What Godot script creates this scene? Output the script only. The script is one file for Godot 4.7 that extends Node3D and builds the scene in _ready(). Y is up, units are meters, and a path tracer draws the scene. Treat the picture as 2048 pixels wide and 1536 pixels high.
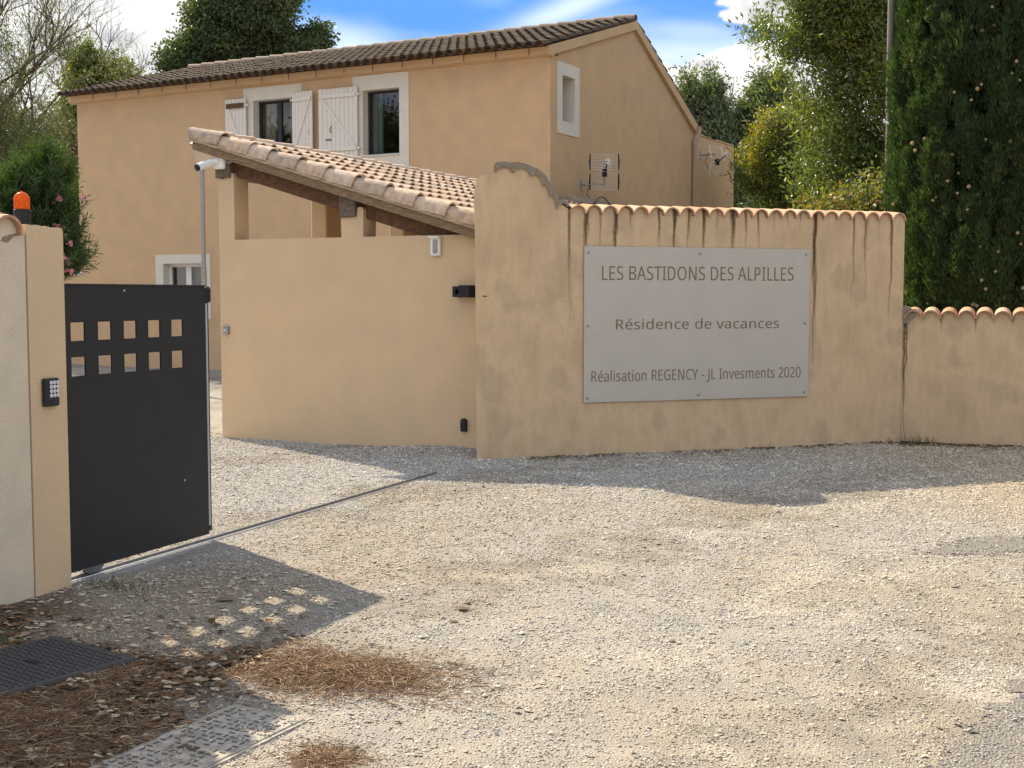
extends Node3D

# ---------------------------------------------------------------- mesh builder
class MB:
	var v := PackedVector3Array()
	var n := PackedVector3Array()
	var u := PackedVector2Array()
	var c := PackedColorArray()
	var nt := Basis()
	var t := Transform3D():
		set(x):
			t = x
			nt = x.basis.inverse().transposed()
	var col := Color(1, 1, 1)

	func put(p: Vector3, nn: Vector3, uv: Vector2) -> void:
		v.append(t * p)
		n.append((nt * nn).normalized())
		u.append(uv)
		c.append(col)

	# a, b, c run counter-clockwise seen from outside
	func tri_n(a: Vector3, b: Vector3, d: Vector3, na: Vector3, nb: Vector3, nd: Vector3) -> void:
		put(a, na, Vector2(a.x, a.y))
		put(d, nd, Vector2(d.x, d.y))
		put(b, nb, Vector2(b.x, b.y))

	func tri(a: Vector3, b: Vector3, d: Vector3) -> void:
		var nn := (b - a).cross(d - a).normalized()
		tri_n(a, b, d, nn, nn, nn)

	func quad(a: Vector3, b: Vector3, d: Vector3, e: Vector3) -> void:
		tri(a, b, d)
		tri(a, d, e)

	func box(lo: Vector3, hi: Vector3) -> void:
		var p := func(i: int) -> Vector3: return Vector3(hi.x if i & 1 else lo.x, hi.y if i & 2 else lo.y, hi.z if i & 4 else lo.z)
		quad(p.call(4), p.call(5), p.call(7), p.call(6))
		quad(p.call(1), p.call(0), p.call(2), p.call(3))
		quad(p.call(5), p.call(1), p.call(3), p.call(7))
		quad(p.call(0), p.call(4), p.call(6), p.call(2))
		quad(p.call(6), p.call(7), p.call(3), p.call(2))
		quad(p.call(0), p.call(1), p.call(5), p.call(4))

	# box with chamfered edges
	func cbox(lo: Vector3, hi: Vector3, b: float) -> void:
		var m := (lo + hi) / 2.0
		var h := (hi - lo) / 2.0
		b = minf(b, minf(h.x, minf(h.y, h.z)) * 0.9)
		for ax in 3:
			var a1 := (ax + 1) % 3
			var a2 := (ax + 2) % 3
			for s in [-1.0, 1.0]:
				var q := []
				for k in [[-1, -1], [1, -1], [1, 1], [-1, 1]]:
					var p := Vector3.ZERO
					p[ax] = s * h[ax]
					p[a1] = k[0] * (h[a1] - b)
					p[a2] = k[1] * (h[a2] - b)
					q.append(m + p)
				if s > 0:
					quad(q[0], q[1], q[2], q[3])
				else:
					quad(q[3], q[2], q[1], q[0])
		for ax in 3:
			var a1 := (ax + 1) % 3
			var a2 := (ax + 2) % 3
			for s1 in [-1.0, 1.0]:
				for s2 in [-1.0, 1.0]:
					var q := []
					for e in [[0, -1], [0, 1], [1, 1], [1, -1]]:
						var p := Vector3.ZERO
						p[ax] = e[1] * (h[ax] - b)
						p[a1] = s1 * (h[a1] - (b if e[0] else 0.0))
						p[a2] = s2 * (h[a2] - (0.0 if e[0] else b))
						q.append(m + p)
					if s1 * s2 > 0:
						quad(q[3], q[2], q[1], q[0])
					else:
						quad(q[0], q[1], q[2], q[3])
		for s1 in [-1.0, 1.0]:
			for s2 in [-1.0, 1.0]:
				for s3 in [-1.0, 1.0]:
					var s := Vector3(s1, s2, s3)
					var a := m + s * Vector3(h.x, h.y - b, h.z - b)
					var d := m + s * Vector3(h.x - b, h.y, h.z - b)
					var e := m + s * Vector3(h.x - b, h.y - b, h.z)
					if s1 * s2 * s3 > 0:
						tri(a, d, e)
					else:
						tri(a, e, d)

	# polygon in the xy plane (counter-clockwise) drawn out along z
	func prism(poly: PackedVector2Array, z0: float, z1: float) -> void:
		if Geometry2D.is_polygon_clockwise(poly):
			poly = poly.duplicate()
			poly.reverse()
		var ix := Geometry2D.triangulate_polygon(poly)
		for k in range(0, ix.size(), 3):
			var a := poly[ix[k]]
			var b := poly[ix[k + 1]]
			var d := poly[ix[k + 2]]
			if (b - a).cross(d - a) < 0:
				var sw := b
				b = d
				d = sw
			tri(Vector3(a.x, a.y, z1), Vector3(b.x, b.y, z1), Vector3(d.x, d.y, z1))
			tri(Vector3(a.x, a.y, z0), Vector3(d.x, d.y, z0), Vector3(b.x, b.y, z0))
		for k in poly.size():
			var a := poly[k]
			var b := poly[(k + 1) % poly.size()]
			quad(Vector3(a.x, a.y, z0), Vector3(b.x, b.y, z0), Vector3(b.x, b.y, z1), Vector3(a.x, a.y, z1))

	# upright panel with rectangular holes; holes: [x0, x1, y0, y1]
	func panel(x0: float, x1: float, y0: float, y1: float, z0: float, z1: float, holes: Array) -> void:
		var xs := [x0, x1]
		var ys := [y0, y1]
		for h in holes:
			xs.append_array([h[0], h[1]])
			ys.append_array([h[2], h[3]])
		xs.sort()
		ys.sort()
		var solid := func(i: int, j: int) -> bool:
			if i < 0 or j < 0 or i >= xs.size() - 1 or j >= ys.size() - 1:
				return false
			var mx: float = (xs[i] + xs[i + 1]) / 2.0
			var my: float = (ys[j] + ys[j + 1]) / 2.0
			for h in holes:
				if mx > h[0] and mx < h[1] and my > h[2] and my < h[3]:
					return false
			return true
		for i in xs.size() - 1:
			for j in ys.size() - 1:
				if xs[i + 1] - xs[i] < 1e-5 or ys[j + 1] - ys[j] < 1e-5 or not solid.call(i, j):
					continue
				var a: float = xs[i]
				var b: float = xs[i + 1]
				var e: float = ys[j]
				var f: float = ys[j + 1]
				quad(Vector3(a, e, z1), Vector3(b, e, z1), Vector3(b, f, z1), Vector3(a, f, z1))
				quad(Vector3(b, e, z0), Vector3(a, e, z0), Vector3(a, f, z0), Vector3(b, f, z0))
				if not solid.call(i - 1, j):
					quad(Vector3(a, e, z0), Vector3(a, e, z1), Vector3(a, f, z1), Vector3(a, f, z0))
				if not solid.call(i + 1, j):
					quad(Vector3(b, e, z1), Vector3(b, e, z0), Vector3(b, f, z0), Vector3(b, f, z1))
				if not solid.call(i, j - 1):
					quad(Vector3(a, e, z0), Vector3(b, e, z0), Vector3(b, e, z1), Vector3(a, e, z1))
				if not solid.call(i, j + 1):
					quad(Vector3(a, f, z1), Vector3(b, f, z1), Vector3(b, f, z0), Vector3(a, f, z0))

	func tube(pts: Array, rad: Array, sides: int, caps := true) -> void:
		var rings := []
		var norms := []
		var side := Vector3.ZERO
		for k in pts.size():
			var d: Vector3 = (pts[mini(k + 1, pts.size() - 1)] - pts[maxi(k - 1, 0)]).normalized()
			if side == Vector3.ZERO:
				side = d.cross(Vector3.UP if absf(d.y) < 0.9 else Vector3.RIGHT).normalized()
			side = (side - d * side.dot(d)).normalized()
			var up := side.cross(d)
			var ring := []
			var nn := []
			for i in sides:
				var a := TAU * i / sides
				var q := side * cos(a) + up * sin(a)
				nn.append(q)
				ring.append(pts[k] + q * rad[k])
			rings.append(ring)
			norms.append(nn)
		for k in pts.size() - 1:
			for i in sides:
				var j := (i + 1) % sides
				tri_n(rings[k][i], rings[k + 1][j], rings[k][j], norms[k][i], norms[k + 1][j], norms[k][j])
				tri_n(rings[k][i], rings[k + 1][i], rings[k + 1][j], norms[k][i], norms[k + 1][i], norms[k + 1][j])
		if caps:
			var e := pts.size() - 1
			for i in range(1, sides - 1):
				tri(rings[0][0], rings[0][i], rings[0][i + 1])
				tri(rings[e][0], rings[e][i + 1], rings[e][i])

	# profile of (radius, height) turned about y, from bottom to top
	func lathe(prof: Array, sides: int) -> void:
		for k in prof.size() - 1:
			var p: Vector2 = prof[k]
			var q: Vector2 = prof[k + 1]
			var nn := Vector2(q.y - p.y, p.x - q.x).normalized()
			for i in sides:
				var a := TAU * i / sides
				var b := TAU * (i + 1) / sides
				var pa := Vector3(cos(a), 0, -sin(a))
				var pb := Vector3(cos(b), 0, -sin(b))
				var na := pa * nn.x + Vector3.UP * nn.y
				var nb := pb * nn.x + Vector3.UP * nn.y
				var a0 := pa * p.x + Vector3.UP * p.y
				var b0 := pb * p.x + Vector3.UP * p.y
				var a1 := pa * q.x + Vector3.UP * q.y
				var b1 := pb * q.x + Vector3.UP * q.y
				if p.x > 1e-6:
					tri_n(a0, b0, b1, na, nb, nb)
				if q.x > 1e-6:
					tri_n(a0, b1, a1, na, nb, na)

	# half-round roof tile: axis along x from the upper end (x = 0) to the lower end (x = l), open side down
	func half_tile(l: float, r0: float, r1: float, th: float, seg: int, skirt := 0.0) -> void:
		var o := [[], []]
		var inn := [[], []]
		var nn := []
		for i in seg + 1:
			var a := PI * i / seg
			var d := Vector3(0, sin(a), -cos(a))
			nn.append(d)
			for e in 2:
				var r := r0 if e == 0 else r1
				o[e].append(Vector3(e * l, 0, 0) + d * r)
				inn[e].append(Vector3(e * l, 0, 0) + d * (r - th))
		for i in seg:
			tri_n(o[0][i], o[0][i + 1], o[1][i + 1], nn[i], nn[i + 1], nn[i + 1])
			tri_n(o[0][i], o[1][i + 1], o[1][i], nn[i], nn[i + 1], nn[i])
			tri_n(inn[0][i], inn[1][i + 1], inn[0][i + 1], -nn[i], -nn[i + 1], -nn[i + 1])
			tri_n(inn[0][i], inn[1][i], inn[1][i + 1], -nn[i], -nn[i], -nn[i + 1])
			quad(o[1][i], o[1][i + 1], inn[1][i + 1], inn[1][i])
			quad(o[0][i + 1], o[0][i], inn[0][i], inn[0][i + 1])
		for i in [0, seg]:
			quad(o[0][i], o[1][i], inn[1][i], inn[0][i])
			if skirt > 0.0:
				var dn := Vector3(0, -skirt, 0)
				quad(o[0][i] + dn, o[1][i] + dn, o[1][i], o[0][i])

	func mesh() -> ArrayMesh:
		var a := []
		a.resize(Mesh.ARRAY_MAX)
		a[Mesh.ARRAY_VERTEX] = v
		a[Mesh.ARRAY_NORMAL] = n
		a[Mesh.ARRAY_TEX_UV] = u
		a[Mesh.ARRAY_COLOR] = c
		var m := ArrayMesh.new()
		m.add_surface_from_arrays(Mesh.PRIMITIVE_TRIANGLES, a)
		return m


# ---------------------------------------------------------------- nodes
var taken := {}
var rng := RandomNumberGenerator.new()
var M := {}

func numbered(called: String) -> String:
	var k: int = taken.get(called, 0)
	taken[called] = k + 1
	return called if k == 0 else "%s_%03d" % [called, k]

func tag(o: Node3D, label: String, category: String, group := "") -> Node3D:
	o.set_meta("label", label)
	o.set_meta("category", category)
	if group:
		o.set_meta("group", group)
	return o

func thing(called: String, label: String, category: String, at := Transform3D(), group := "") -> Node3D:
	var o := Node3D.new()
	o.name = numbered(called)
	add_child(o)
	o.transform = at
	o.set_meta("kind", "thing")
	return tag(o, label, category, group)

func obj(called: String, m, material: Material, parent: Node3D = null) -> MeshInstance3D:
	var o := MeshInstance3D.new()
	o.mesh = m.mesh() if m is MB else m
	o.material_override = material
	if parent == null:
		o.name = numbered(called)
		add_child(o)
	else:
		o.name = called
		parent.add_child(o, true)
	return o

func structure(o: Node3D) -> Node3D:
	o.set_meta("kind", "structure")
	return o

func multi(called: String, m: Mesh, material: Material, places: Array, tints: Array, parent: Node3D = null) -> MultiMeshInstance3D:
	var mm := MultiMesh.new()
	mm.transform_format = MultiMesh.TRANSFORM_3D
	mm.use_colors = true
	mm.mesh = m
	mm.instance_count = places.size()
	for i in places.size():
		mm.set_instance_transform(i, places[i])
		mm.set_instance_color(i, tints[i])
	var o := MultiMeshInstance3D.new()
	o.multimesh = mm
	o.material_override = material
	o.set_meta("kind", "stuff")
	if parent == null:
		o.name = numbered(called)
		add_child(o)
	else:
		o.name = called
		parent.add_child(o, true)
	return o

func frame(x_axis: Vector3, at: Vector3) -> Transform3D:
	x_axis = x_axis.normalized()
	return Transform3D(Basis(x_axis, Vector3.UP, x_axis.cross(Vector3.UP)), at)

# ---------------------------------------------------------------- materials
func lin(r: float, g: float, b: float) -> Color:
	return Color(r, g, b).linear_to_srgb()

func noise_tex(freq: float, lo: float, hi: float, seed_: int, octaves := 4, size := 512, warm := 0.0, cells := false) -> NoiseTexture2D:
	var f := FastNoiseLite.new()
	f.seed = seed_
	f.noise_type = FastNoiseLite.TYPE_CELLULAR if cells else FastNoiseLite.TYPE_SIMPLEX_SMOOTH
	f.frequency = freq
	f.fractal_type = FastNoiseLite.FRACTAL_FBM
	f.fractal_octaves = octaves
	var g := Gradient.new()
	g.set_color(0, Color(lo * (1.0 - warm), lo, lo * (1.0 + warm)).linear_to_srgb())
	g.set_color(1, Color(hi, hi * (1.0 - warm * 0.3), hi * (1.0 - warm)).linear_to_srgb())
	var t := NoiseTexture2D.new()
	t.width = size
	t.height = size
	t.seamless = true
	t.noise = f
	t.color_ramp = g
	return t

func bump_tex(freq: float, seed_: int, octaves := 4, size := 512) -> NoiseTexture2D:
	var t := noise_tex(freq, 0.0, 1.0, seed_, octaves, size)
	t.color_ramp = null
	return t

# metres = how many metres one repeat of the fine pattern spans
func mat(called: String, c: Color, rough: float, fine: Texture2D = null, metres := 1.0, bump: Texture2D = null, bump_cm := 0.0, coarse: Texture2D = null, coarse_m := 4.0) -> StandardMaterial3D:
	var m := StandardMaterial3D.new()
	m.resource_name = called
	m.albedo_color = c
	m.roughness = rough
	m.metallic_specular = 0.35
	m.uv1_triplanar = true
	m.uv1_scale = Vector3.ONE / metres
	m.uv1_triplanar_sharpness = 6.0
	if fine:
		m.albedo_texture = fine
	if bump:
		m.heightmap_enabled = true
		m.heightmap_texture = bump
		m.heightmap_scale = bump_cm
	if coarse:
		m.detail_enabled = true
		m.detail_albedo = coarse
		m.detail_blend_mode = BaseMaterial3D.BLEND_MODE_MUL
		m.detail_uv_layer = BaseMaterial3D.DETAIL_UV_2
		m.uv2_triplanar = true
		m.uv2_scale = Vector3.ONE / coarse_m
		m.uv2_triplanar_sharpness = 6.0
	M[called] = m
	return m

func materials() -> void:
	var grain := noise_tex(0.06, 0.88, 1.0, 11, 4, 512)
	var grain_b := bump_tex(0.11, 12, 3, 512)
	var blot := noise_tex(0.012, 0.90, 1.0, 13, 5, 512, 0.03)
	var blot2 := noise_tex(0.016, 0.87, 1.0, 14, 5, 512, 0.035)
	mat("stucco", lin(0.70, 0.515, 0.325), 0.95, grain, 0.7, grain_b, 0.16, blot, 3.6)
	mat("stucco_house", lin(0.71, 0.485, 0.29), 0.95, grain, 0.8, grain_b, 0.4, blot2, 5.2)
	mat("stucco_pale", lin(0.72, 0.61, 0.46), 0.95, grain, 0.6, grain_b, 0.16, blot2, 1.9)
	mat("white_paint", lin(0.80, 0.74, 0.65), 0.85, grain, 0.9, grain_b, 0.2, blot, 2.5)
	mat("shutter_paint", lin(0.80, 0.75, 0.68), 0.6, noise_tex(0.03, 0.86, 1.0, 15, 3, 256), 0.5)
	mat("mortar", lin(0.50, 0.41, 0.31), 0.98, noise_tex(0.05, 0.45, 1.0, 16, 5, 256), 0.35, grain_b, 0.8)
	var clay := noise_tex(0.016, 0.55, 1.0, 17, 5, 512, 0.05)
	for k in 4:
		var m := mat("clay_%d" % k, [lin(0.72, 0.53, 0.385), lin(0.66, 0.46, 0.32), lin(0.76, 0.585, 0.445), lin(0.58, 0.45, 0.345)][k], 0.9, clay, 0.85, grain_b, 0.25)
		m.uv1_offset = Vector3(k * 0.37, k * 0.21, k * 0.13)
	for k in 3:
		mat("coping_clay_%d" % k, [lin(0.66, 0.40, 0.255), lin(0.60, 0.345, 0.21), lin(0.70, 0.47, 0.32)][k], 0.9, clay, 0.6, grain_b, 0.25)
	var lichen := noise_tex(0.035, 0.35, 1.0, 18, 5, 512, 0.04)
	for k in 4:
		var m := mat("old_clay_%d" % k, [lin(0.165, 0.118, 0.080), lin(0.135, 0.102, 0.072), lin(0.20, 0.138, 0.090), lin(0.155, 0.122, 0.092)][k], 0.95, lichen, 0.6, grain_b, 0.4)
		m.uv1_offset = Vector3(k * 0.31, k * 0.27, k * 0.17)
	mat("eave_clay", lin(0.33, 0.19, 0.12), 0.95, lichen, 0.6, grain_b, 0.3)
	mat("ridge_clay", lin(0.50, 0.40, 0.31), 0.95, lichen, 0.7, grain_b, 0.3)
	mat("wood_weathered", lin(0.43, 0.30, 0.185), 0.9, noise_tex(0.02, 0.28, 1.0, 19, 5, 512, 0.04), 0.5, grain_b, 0.3)
	mat("wood_batten", lin(0.56, 0.43, 0.30), 0.9, noise_tex(0.02, 0.4, 1.0, 54, 5, 256), 0.5)
	M.wood_batten.uv1_scale = Vector3(0.6, 9.0, 9.0)
	M.wood_weathered.uv1_scale = Vector3(0.6, 9.0, 9.0)
	mat("wood_grey", lin(0.24, 0.19, 0.14), 0.9, noise_tex(0.03, 0.4, 1.0, 51, 5, 256), 0.3, grain_b, 0.3)
	mat("wood_dark", lin(0.17, 0.09, 0.05), 0.8, noise_tex(0.02, 0.5, 1.0, 20, 4, 256), 0.5)
	mat("gate_paint", lin(0.030, 0.031, 0.032), 0.55, noise_tex(0.02, 0.85, 1.0, 21, 3, 256), 1.2)
	mat("black_plastic", lin(0.018, 0.018, 0.02), 0.5)
	mat("grey_rubber", lin(0.42, 0.42, 0.42), 0.6)
	mat("white_plastic", lin(0.78, 0.78, 0.76), 0.4)
	mat("grey_plastic", lin(0.30, 0.30, 0.30), 0.35)
	mat("button", lin(0.72, 0.74, 0.74), 0.4)
	mat("dark_frame", lin(0.035, 0.037, 0.04), 0.45)
	mat("galvanised", lin(0.38, 0.39, 0.40), 0.45, noise_tex(0.03, 0.7, 1.0, 22, 4, 256), 0.3)
	M.galvanised.metallic = 0.6
	mat("rail_steel", lin(0.30, 0.30, 0.31), 0.35, noise_tex(0.03, 0.6, 1.0, 23, 4, 256), 0.4)
	M.rail_steel.metallic = 0.7
	mat("steel_bright", lin(0.7, 0.7, 0.7), 0.3)
	M.steel_bright.metallic = 0.8
	mat("concrete", lin(0.40, 0.39, 0.37), 0.95, noise_tex(0.04, 0.7, 1.0, 24, 5, 256), 0.6, grain_b, 0.4)
	mat("sign_metal", lin(0.50, 0.465, 0.405), 0.5, noise_tex(0.01, 0.93, 1.0, 25, 3, 256), 1.5)
	M.sign_metal.metallic = 0.35
	mat("engraved", lin(0.22, 0.172, 0.122), 0.8, noise_tex(0.05, 0.7, 1.0, 26, 3, 256), 0.4)
	mat("bark", lin(0.16, 0.125, 0.095), 0.95, noise_tex(0.05, 0.5, 1.0, 27, 5, 256), 0.5, grain_b, 1.0)
	mat("bark_pale", lin(0.20, 0.17, 0.145), 0.95, noise_tex(0.05, 0.5, 1.0, 28, 5, 256), 0.5)
	mat("pipe_paint", lin(0.50, 0.37, 0.27), 0.6, noise_tex(0.03, 0.8, 1.0, 29, 4, 256), 0.6)
	mat("cover_dark", lin(0.080, 0.078, 0.077), 0.7, noise_tex(0.04, 0.6, 1.0, 30, 4, 256), 0.5)
	mat("cover_dusty", lin(0.47, 0.43, 0.37), 0.95, noise_tex(0.03, 0.45, 1.0, 31, 5, 256), 0.6)
	mat("cover_mark_dark", lin(0.022, 0.023, 0.027), 0.8)
	mat("cover_mark_grey", lin(0.10, 0.094, 0.086), 0.9)
	mat("asphalt", lin(0.36, 0.335, 0.30), 0.95, noise_tex(0.09, 0.35, 1.0, 32, 4, 512), 0.7, bump_tex(0.09, 33, 3, 512), 1.2, blot, 2.0)
	mat("curtain", lin(0.55, 0.50, 0.42), 0.95)
	mat("curtain_green", lin(0.36, 0.46, 0.42), 0.95)
	mat("room", lin(0.12, 0.11, 0.10), 0.9)
	mat("cone_scale", lin(0.46, 0.34, 0.19), 0.85, noise_tex(0.1, 0.6, 1.0, 34, 3, 64), 0.05)
	mat("petal", lin(0.75, 0.30, 0.36), 0.8)
	mat("leaf_dry", lin(0.10, 0.073, 0.05), 0.9)
	mat("stone_brown", lin(0.24, 0.19, 0.145), 0.95, noise_tex(0.04, 0.6, 1.0, 55, 4, 128), 0.1)
	mat("stone", lin(0.52, 0.48, 0.41), 0.95, noise_tex(0.04, 0.7, 1.0, 35, 4, 128), 0.1)
	var glass := mat("glass", Color(0.02, 0.025, 0.03, 0.22), 0.02)
	glass.transparency = BaseMaterial3D.TRANSPARENCY_ALPHA
	glass.metallic_specular = 0.65
	var clear := mat("clear_glass", Color(0.9, 0.9, 0.9, 0.08), 0.02)
	clear.transparency = BaseMaterial3D.TRANSPARENCY_ALPHA
	var amber := mat("amber", lin(0.90, 0.285, 0.02), 0.2, noise_tex(0.05, 0.6, 1.0, 52, 3, 64), 0.06)
	amber.subsurf_scatter_enabled = true
	amber.subsurf_scatter_strength = 0.5
	amber.backlight_enabled = true
	amber.backlight = Color(1.0, 0.35, 0.03)
	# vertex- and copy-tinted
	for name_ in ["leaf", "leaf_glossy", "needle", "pebble", "grass_blade", "twig"]:
		var m := StandardMaterial3D.new()
		m.resource_name = name_
		m.vertex_color_use_as_albedo = true
		m.roughness = {"leaf": 0.5, "leaf_glossy": 0.38, "needle": 0.9, "pebble": 0.95, "grass_blade": 0.7, "twig": 0.9}[name_]
		m.metallic_specular = 0.45 if name_.begins_with("leaf") else 0.3
		m.cull_mode = BaseMaterial3D.CULL_DISABLED
		if name_.begins_with("leaf") or name_ == "grass_blade":
			m.backlight_enabled = true
			m.backlight = Color(0.85, 0.9, 0.55)
		M[name_] = m
	var g := StandardMaterial3D.new()
	g.resource_name = "ground_dust"
	g.vertex_color_use_as_albedo = true
	g.albedo_texture = noise_tex(0.20, 0.50, 1.0, 36, 3, 1024)
	g.uv1_triplanar = true
	g.uv1_scale = Vector3.ONE / 1.7
	g.heightmap_enabled = true
	g.heightmap_texture = bump_tex(0.14, 37, 3, 1024)
	g.heightmap_scale = 0.9
	g.roughness = 0.98
	g.metallic_specular = 0.25
	g.detail_enabled = true
	g.detail_albedo = noise_tex(0.02, 0.82, 1.0, 38, 5, 512, 0.05)
	g.detail_blend_mode = BaseMaterial3D.BLEND_MODE_MUL
	g.detail_uv_layer = BaseMaterial3D.DETAIL_UV_2
	g.uv2_triplanar = true
	g.uv2_scale = Vector3.ONE / 4.3
	M.ground_dust = g

# ---------------------------------------------------------------- sky, sun, camera
var cloud_noise := FastNoiseLite.new()
var wisp_noise := FastNoiseLite.new()

# clouds of the photograph: azimuth from -z, elevation (degrees), widths, strength
const BANKS := [
	[-24.0, 13.0, 11.0, 4.5, 1.0], [-17.0, 11.0, 5.5, 2.8, 0.9], [-17.0, 7.6, 2.2, 0.7, 0.35], [-11.0, 14.0, 5.0, 1.6, 0.25],
	[10.4, 9.2, 4.6, 1.3, 1.6], [14.5, 9.0, 3.6, 1.5, 1.0], [11.8, 12.7, 2.6, 1.0, 0.9], [15.5, 13.2, 3.6, 1.6, 0.9],
	[-5.0, 11.5, 7.5, 3.6, -2.3], [1.0, 11.0, 5.2, 4.2, -2.3], [-15.0, 8.3, 2.4, 0.8, -0.6], [7.0, 13.2, 2.2, 1.5, -1.6], [9.5, 11.35, 3.0, 0.5, -1.2],
]

func sky_at(d: Vector3) -> Color:
	var el := rad_to_deg(asin(clampf(d.y, -1, 1)))
	var az := rad_to_deg(atan2(d.x, -d.z))
	var up := clampf(el / 60.0, 0.0, 1.0)
	var blue := Color(0.095, 0.25, 0.54).lerp(Color(0.045, 0.15, 0.42), pow(up, 0.6))
	blue = blue.lerp(Color(0.45, 0.60, 0.78), clampf(1.0 - el / 9.0, 0.0, 1.0) * 0.7)
	var q := d * Vector3(1.0, 1.9, 1.0)
	var f := cloud_noise.get_noise_3dv(q * 430.0)
	var big := cloud_noise.get_noise_3dv(q * 72.0 + Vector3(31, 7, 19))
	var cover := f * 1.25 + big * 1.1 + 0.40
	for b in BANKS:
		var x: float = (az - b[0]) / b[2]
		var y: float = (el - b[1]) / b[3]
		var r := x * x + y * y
		if r < 6.0:
			cover += b[4] * exp(-r)
	var body := smoothstep(0.10, 0.30, cover)
	var shade := clampf(0.5 + 0.5 * cloud_noise.get_noise_3dv(q * 330.0 + Vector3(0, 2.2, 0)) * 2.6 - (cover - 0.6) * 0.18, 0.0, 1.0)
	var white := Color(0.37, 0.372, 0.38).lerp(Color(0.70, 0.685, 0.66), shade)
	var w := wisp_noise.get_noise_3dv(Vector3(d.x * 120.0 - d.y * 160.0, d.y * 520.0 + d.x * 90.0, d.z * 90.0))
	var wisp := smoothstep(-0.15, 0.55, w) * 0.6
	# the streak of cirrus over the ridge
	var sx := (az - 2.4 - (el - 12.6) * 2.2) / 1.5
	wisp = maxf(wisp, 0.75 * exp(-sx * sx) * smoothstep(10.6, 12.4, el) * smoothstep(17.0, 14.0, el) * (0.7 + 0.5 * w))
	var c := blue.lerp(Color(0.70, 0.73, 0.77), clampf(wisp, 0.0, 1.0))
	return c.lerp(white, body)

func sky_image() -> Image:
	cloud_noise.seed = 5
	cloud_noise.noise_type = FastNoiseLite.TYPE_SIMPLEX_SMOOTH
	cloud_noise.frequency = 0.032
	cloud_noise.fractal_type = FastNoiseLite.FRACTAL_FBM
	cloud_noise.fractal_octaves = 5
	cloud_noise.fractal_gain = 0.56
	wisp_noise.seed = 9
	wisp_noise.frequency = 0.018
	wisp_noise.fractal_type = FastNoiseLite.FRACTAL_FBM
	wisp_noise.fractal_octaves = 4
	var small := _sky_part(640, 320, 0, 640, 0, 161)
	var whole := Image.create(640, 320, false, Image.FORMAT_RGB8)
	whole.fill(Color(0.55, 0.50, 0.42))
	whole.blit_rect(small, Rect2i(0, 0, 640, 161), Vector2i.ZERO)
	whole.resize(4096, 2048, Image.INTERPOLATE_CUBIC)
	# the same sky drawn finer where it is looked at most closely
	var x0 := 2048 - 560
	var y0 := 1024 - 300
	whole.blit_rect(_sky_part(4096, 2048, x0, 1120, y0, 290), Rect2i(0, 0, 1120, 290), Vector2i(x0, y0))
	return whole

func _sky_part(w: int, h: int, x0: int, nx: int, y0: int, ny: int) -> Image:
	var data := PackedByteArray()
	data.resize(nx * ny * 3)
	var at := 0
	for j in ny:
		var el := (0.5 - (y0 + j + 0.5) / h) * PI
		var ce := cos(el)
		var se := maxf(sin(el), 0.0)
		for i in nx:
			var az := ((x0 + i + 0.5) / w - 0.5) * TAU
			var c := sky_at(Vector3(sin(az) * ce, se, -cos(az) * ce)).linear_to_srgb()
			data[at] = int(clampf(c.r, 0, 1) * 255.0)
			data[at + 1] = int(clampf(c.g, 0, 1) * 255.0)
			data[at + 2] = int(clampf(c.b, 0, 1) * 255.0)
			at += 3
	return Image.create_from_data(nx, ny, false, Image.FORMAT_RGB8, data)

func camera_and_light() -> void:
	var cam := Camera3D.new()
	cam.name = "camera"
	add_child(cam)
	cam.position = Vector3(0, 1.55, 0)
	cam.rotation = Vector3(-atan(178.0 / 2500.0), 0, 0)
	cam.fov = rad_to_deg(2.0 * atan(768.0 / 2500.0))
	cam.near = 0.05
	cam.far = 900.0
	cam.current = true
	var env := Environment.new()
	env.background_mode = Environment.BG_SKY
	var sky := Sky.new()
	var pano := PanoramaSkyMaterial.new()
	pano.panorama = ImageTexture.create_from_image(sky_image())
	sky.sky_material = pano
	env.sky = sky
	env.sky_rotation = Vector3(0, PI, 0)
	env.background_energy_multiplier = 0.80
	env.tonemap_mode = Environment.TONE_MAPPER_LINEAR
	env.tonemap_exposure = 2.6
	env.sdfgi_enabled = true
	env.ssao_enabled = true
	env.ssil_enabled = true
	var we := WorldEnvironment.new()
	we.name = "world_environment"
	we.environment = env
	add_child(we)
	var sun := DirectionalLight3D.new()
	sun.name = "sun"
	sun.light_energy = 1.25
	sun.light_color = Color(1.0, 0.93, 0.82)
	sun.light_angular_distance = 0.5
	sun.shadow_enabled = true
	add_child(sun)
	sun.look_at_from_position(Vector3.ZERO, Vector3(0.777, -1.0, 0.956), Vector3.UP)

# ---------------------------------------------------------------- ground
const GATE_AT := Vector3(-2.396, 0, -6.722)
const GATE_X := Vector3(0.393, 0, -0.92)
const GATE_Z := Vector3(0.92, 0, 0.393)
var rough := FastNoiseLite.new()
var tone := FastNoiseLite.new()

func gate_frame(p: Vector3) -> Vector2:
	var d := p - GATE_AT
	return Vector2(d.x * GATE_X.x + d.z * GATE_X.z, d.x * GATE_Z.x + d.z * GATE_Z.z)

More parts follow.
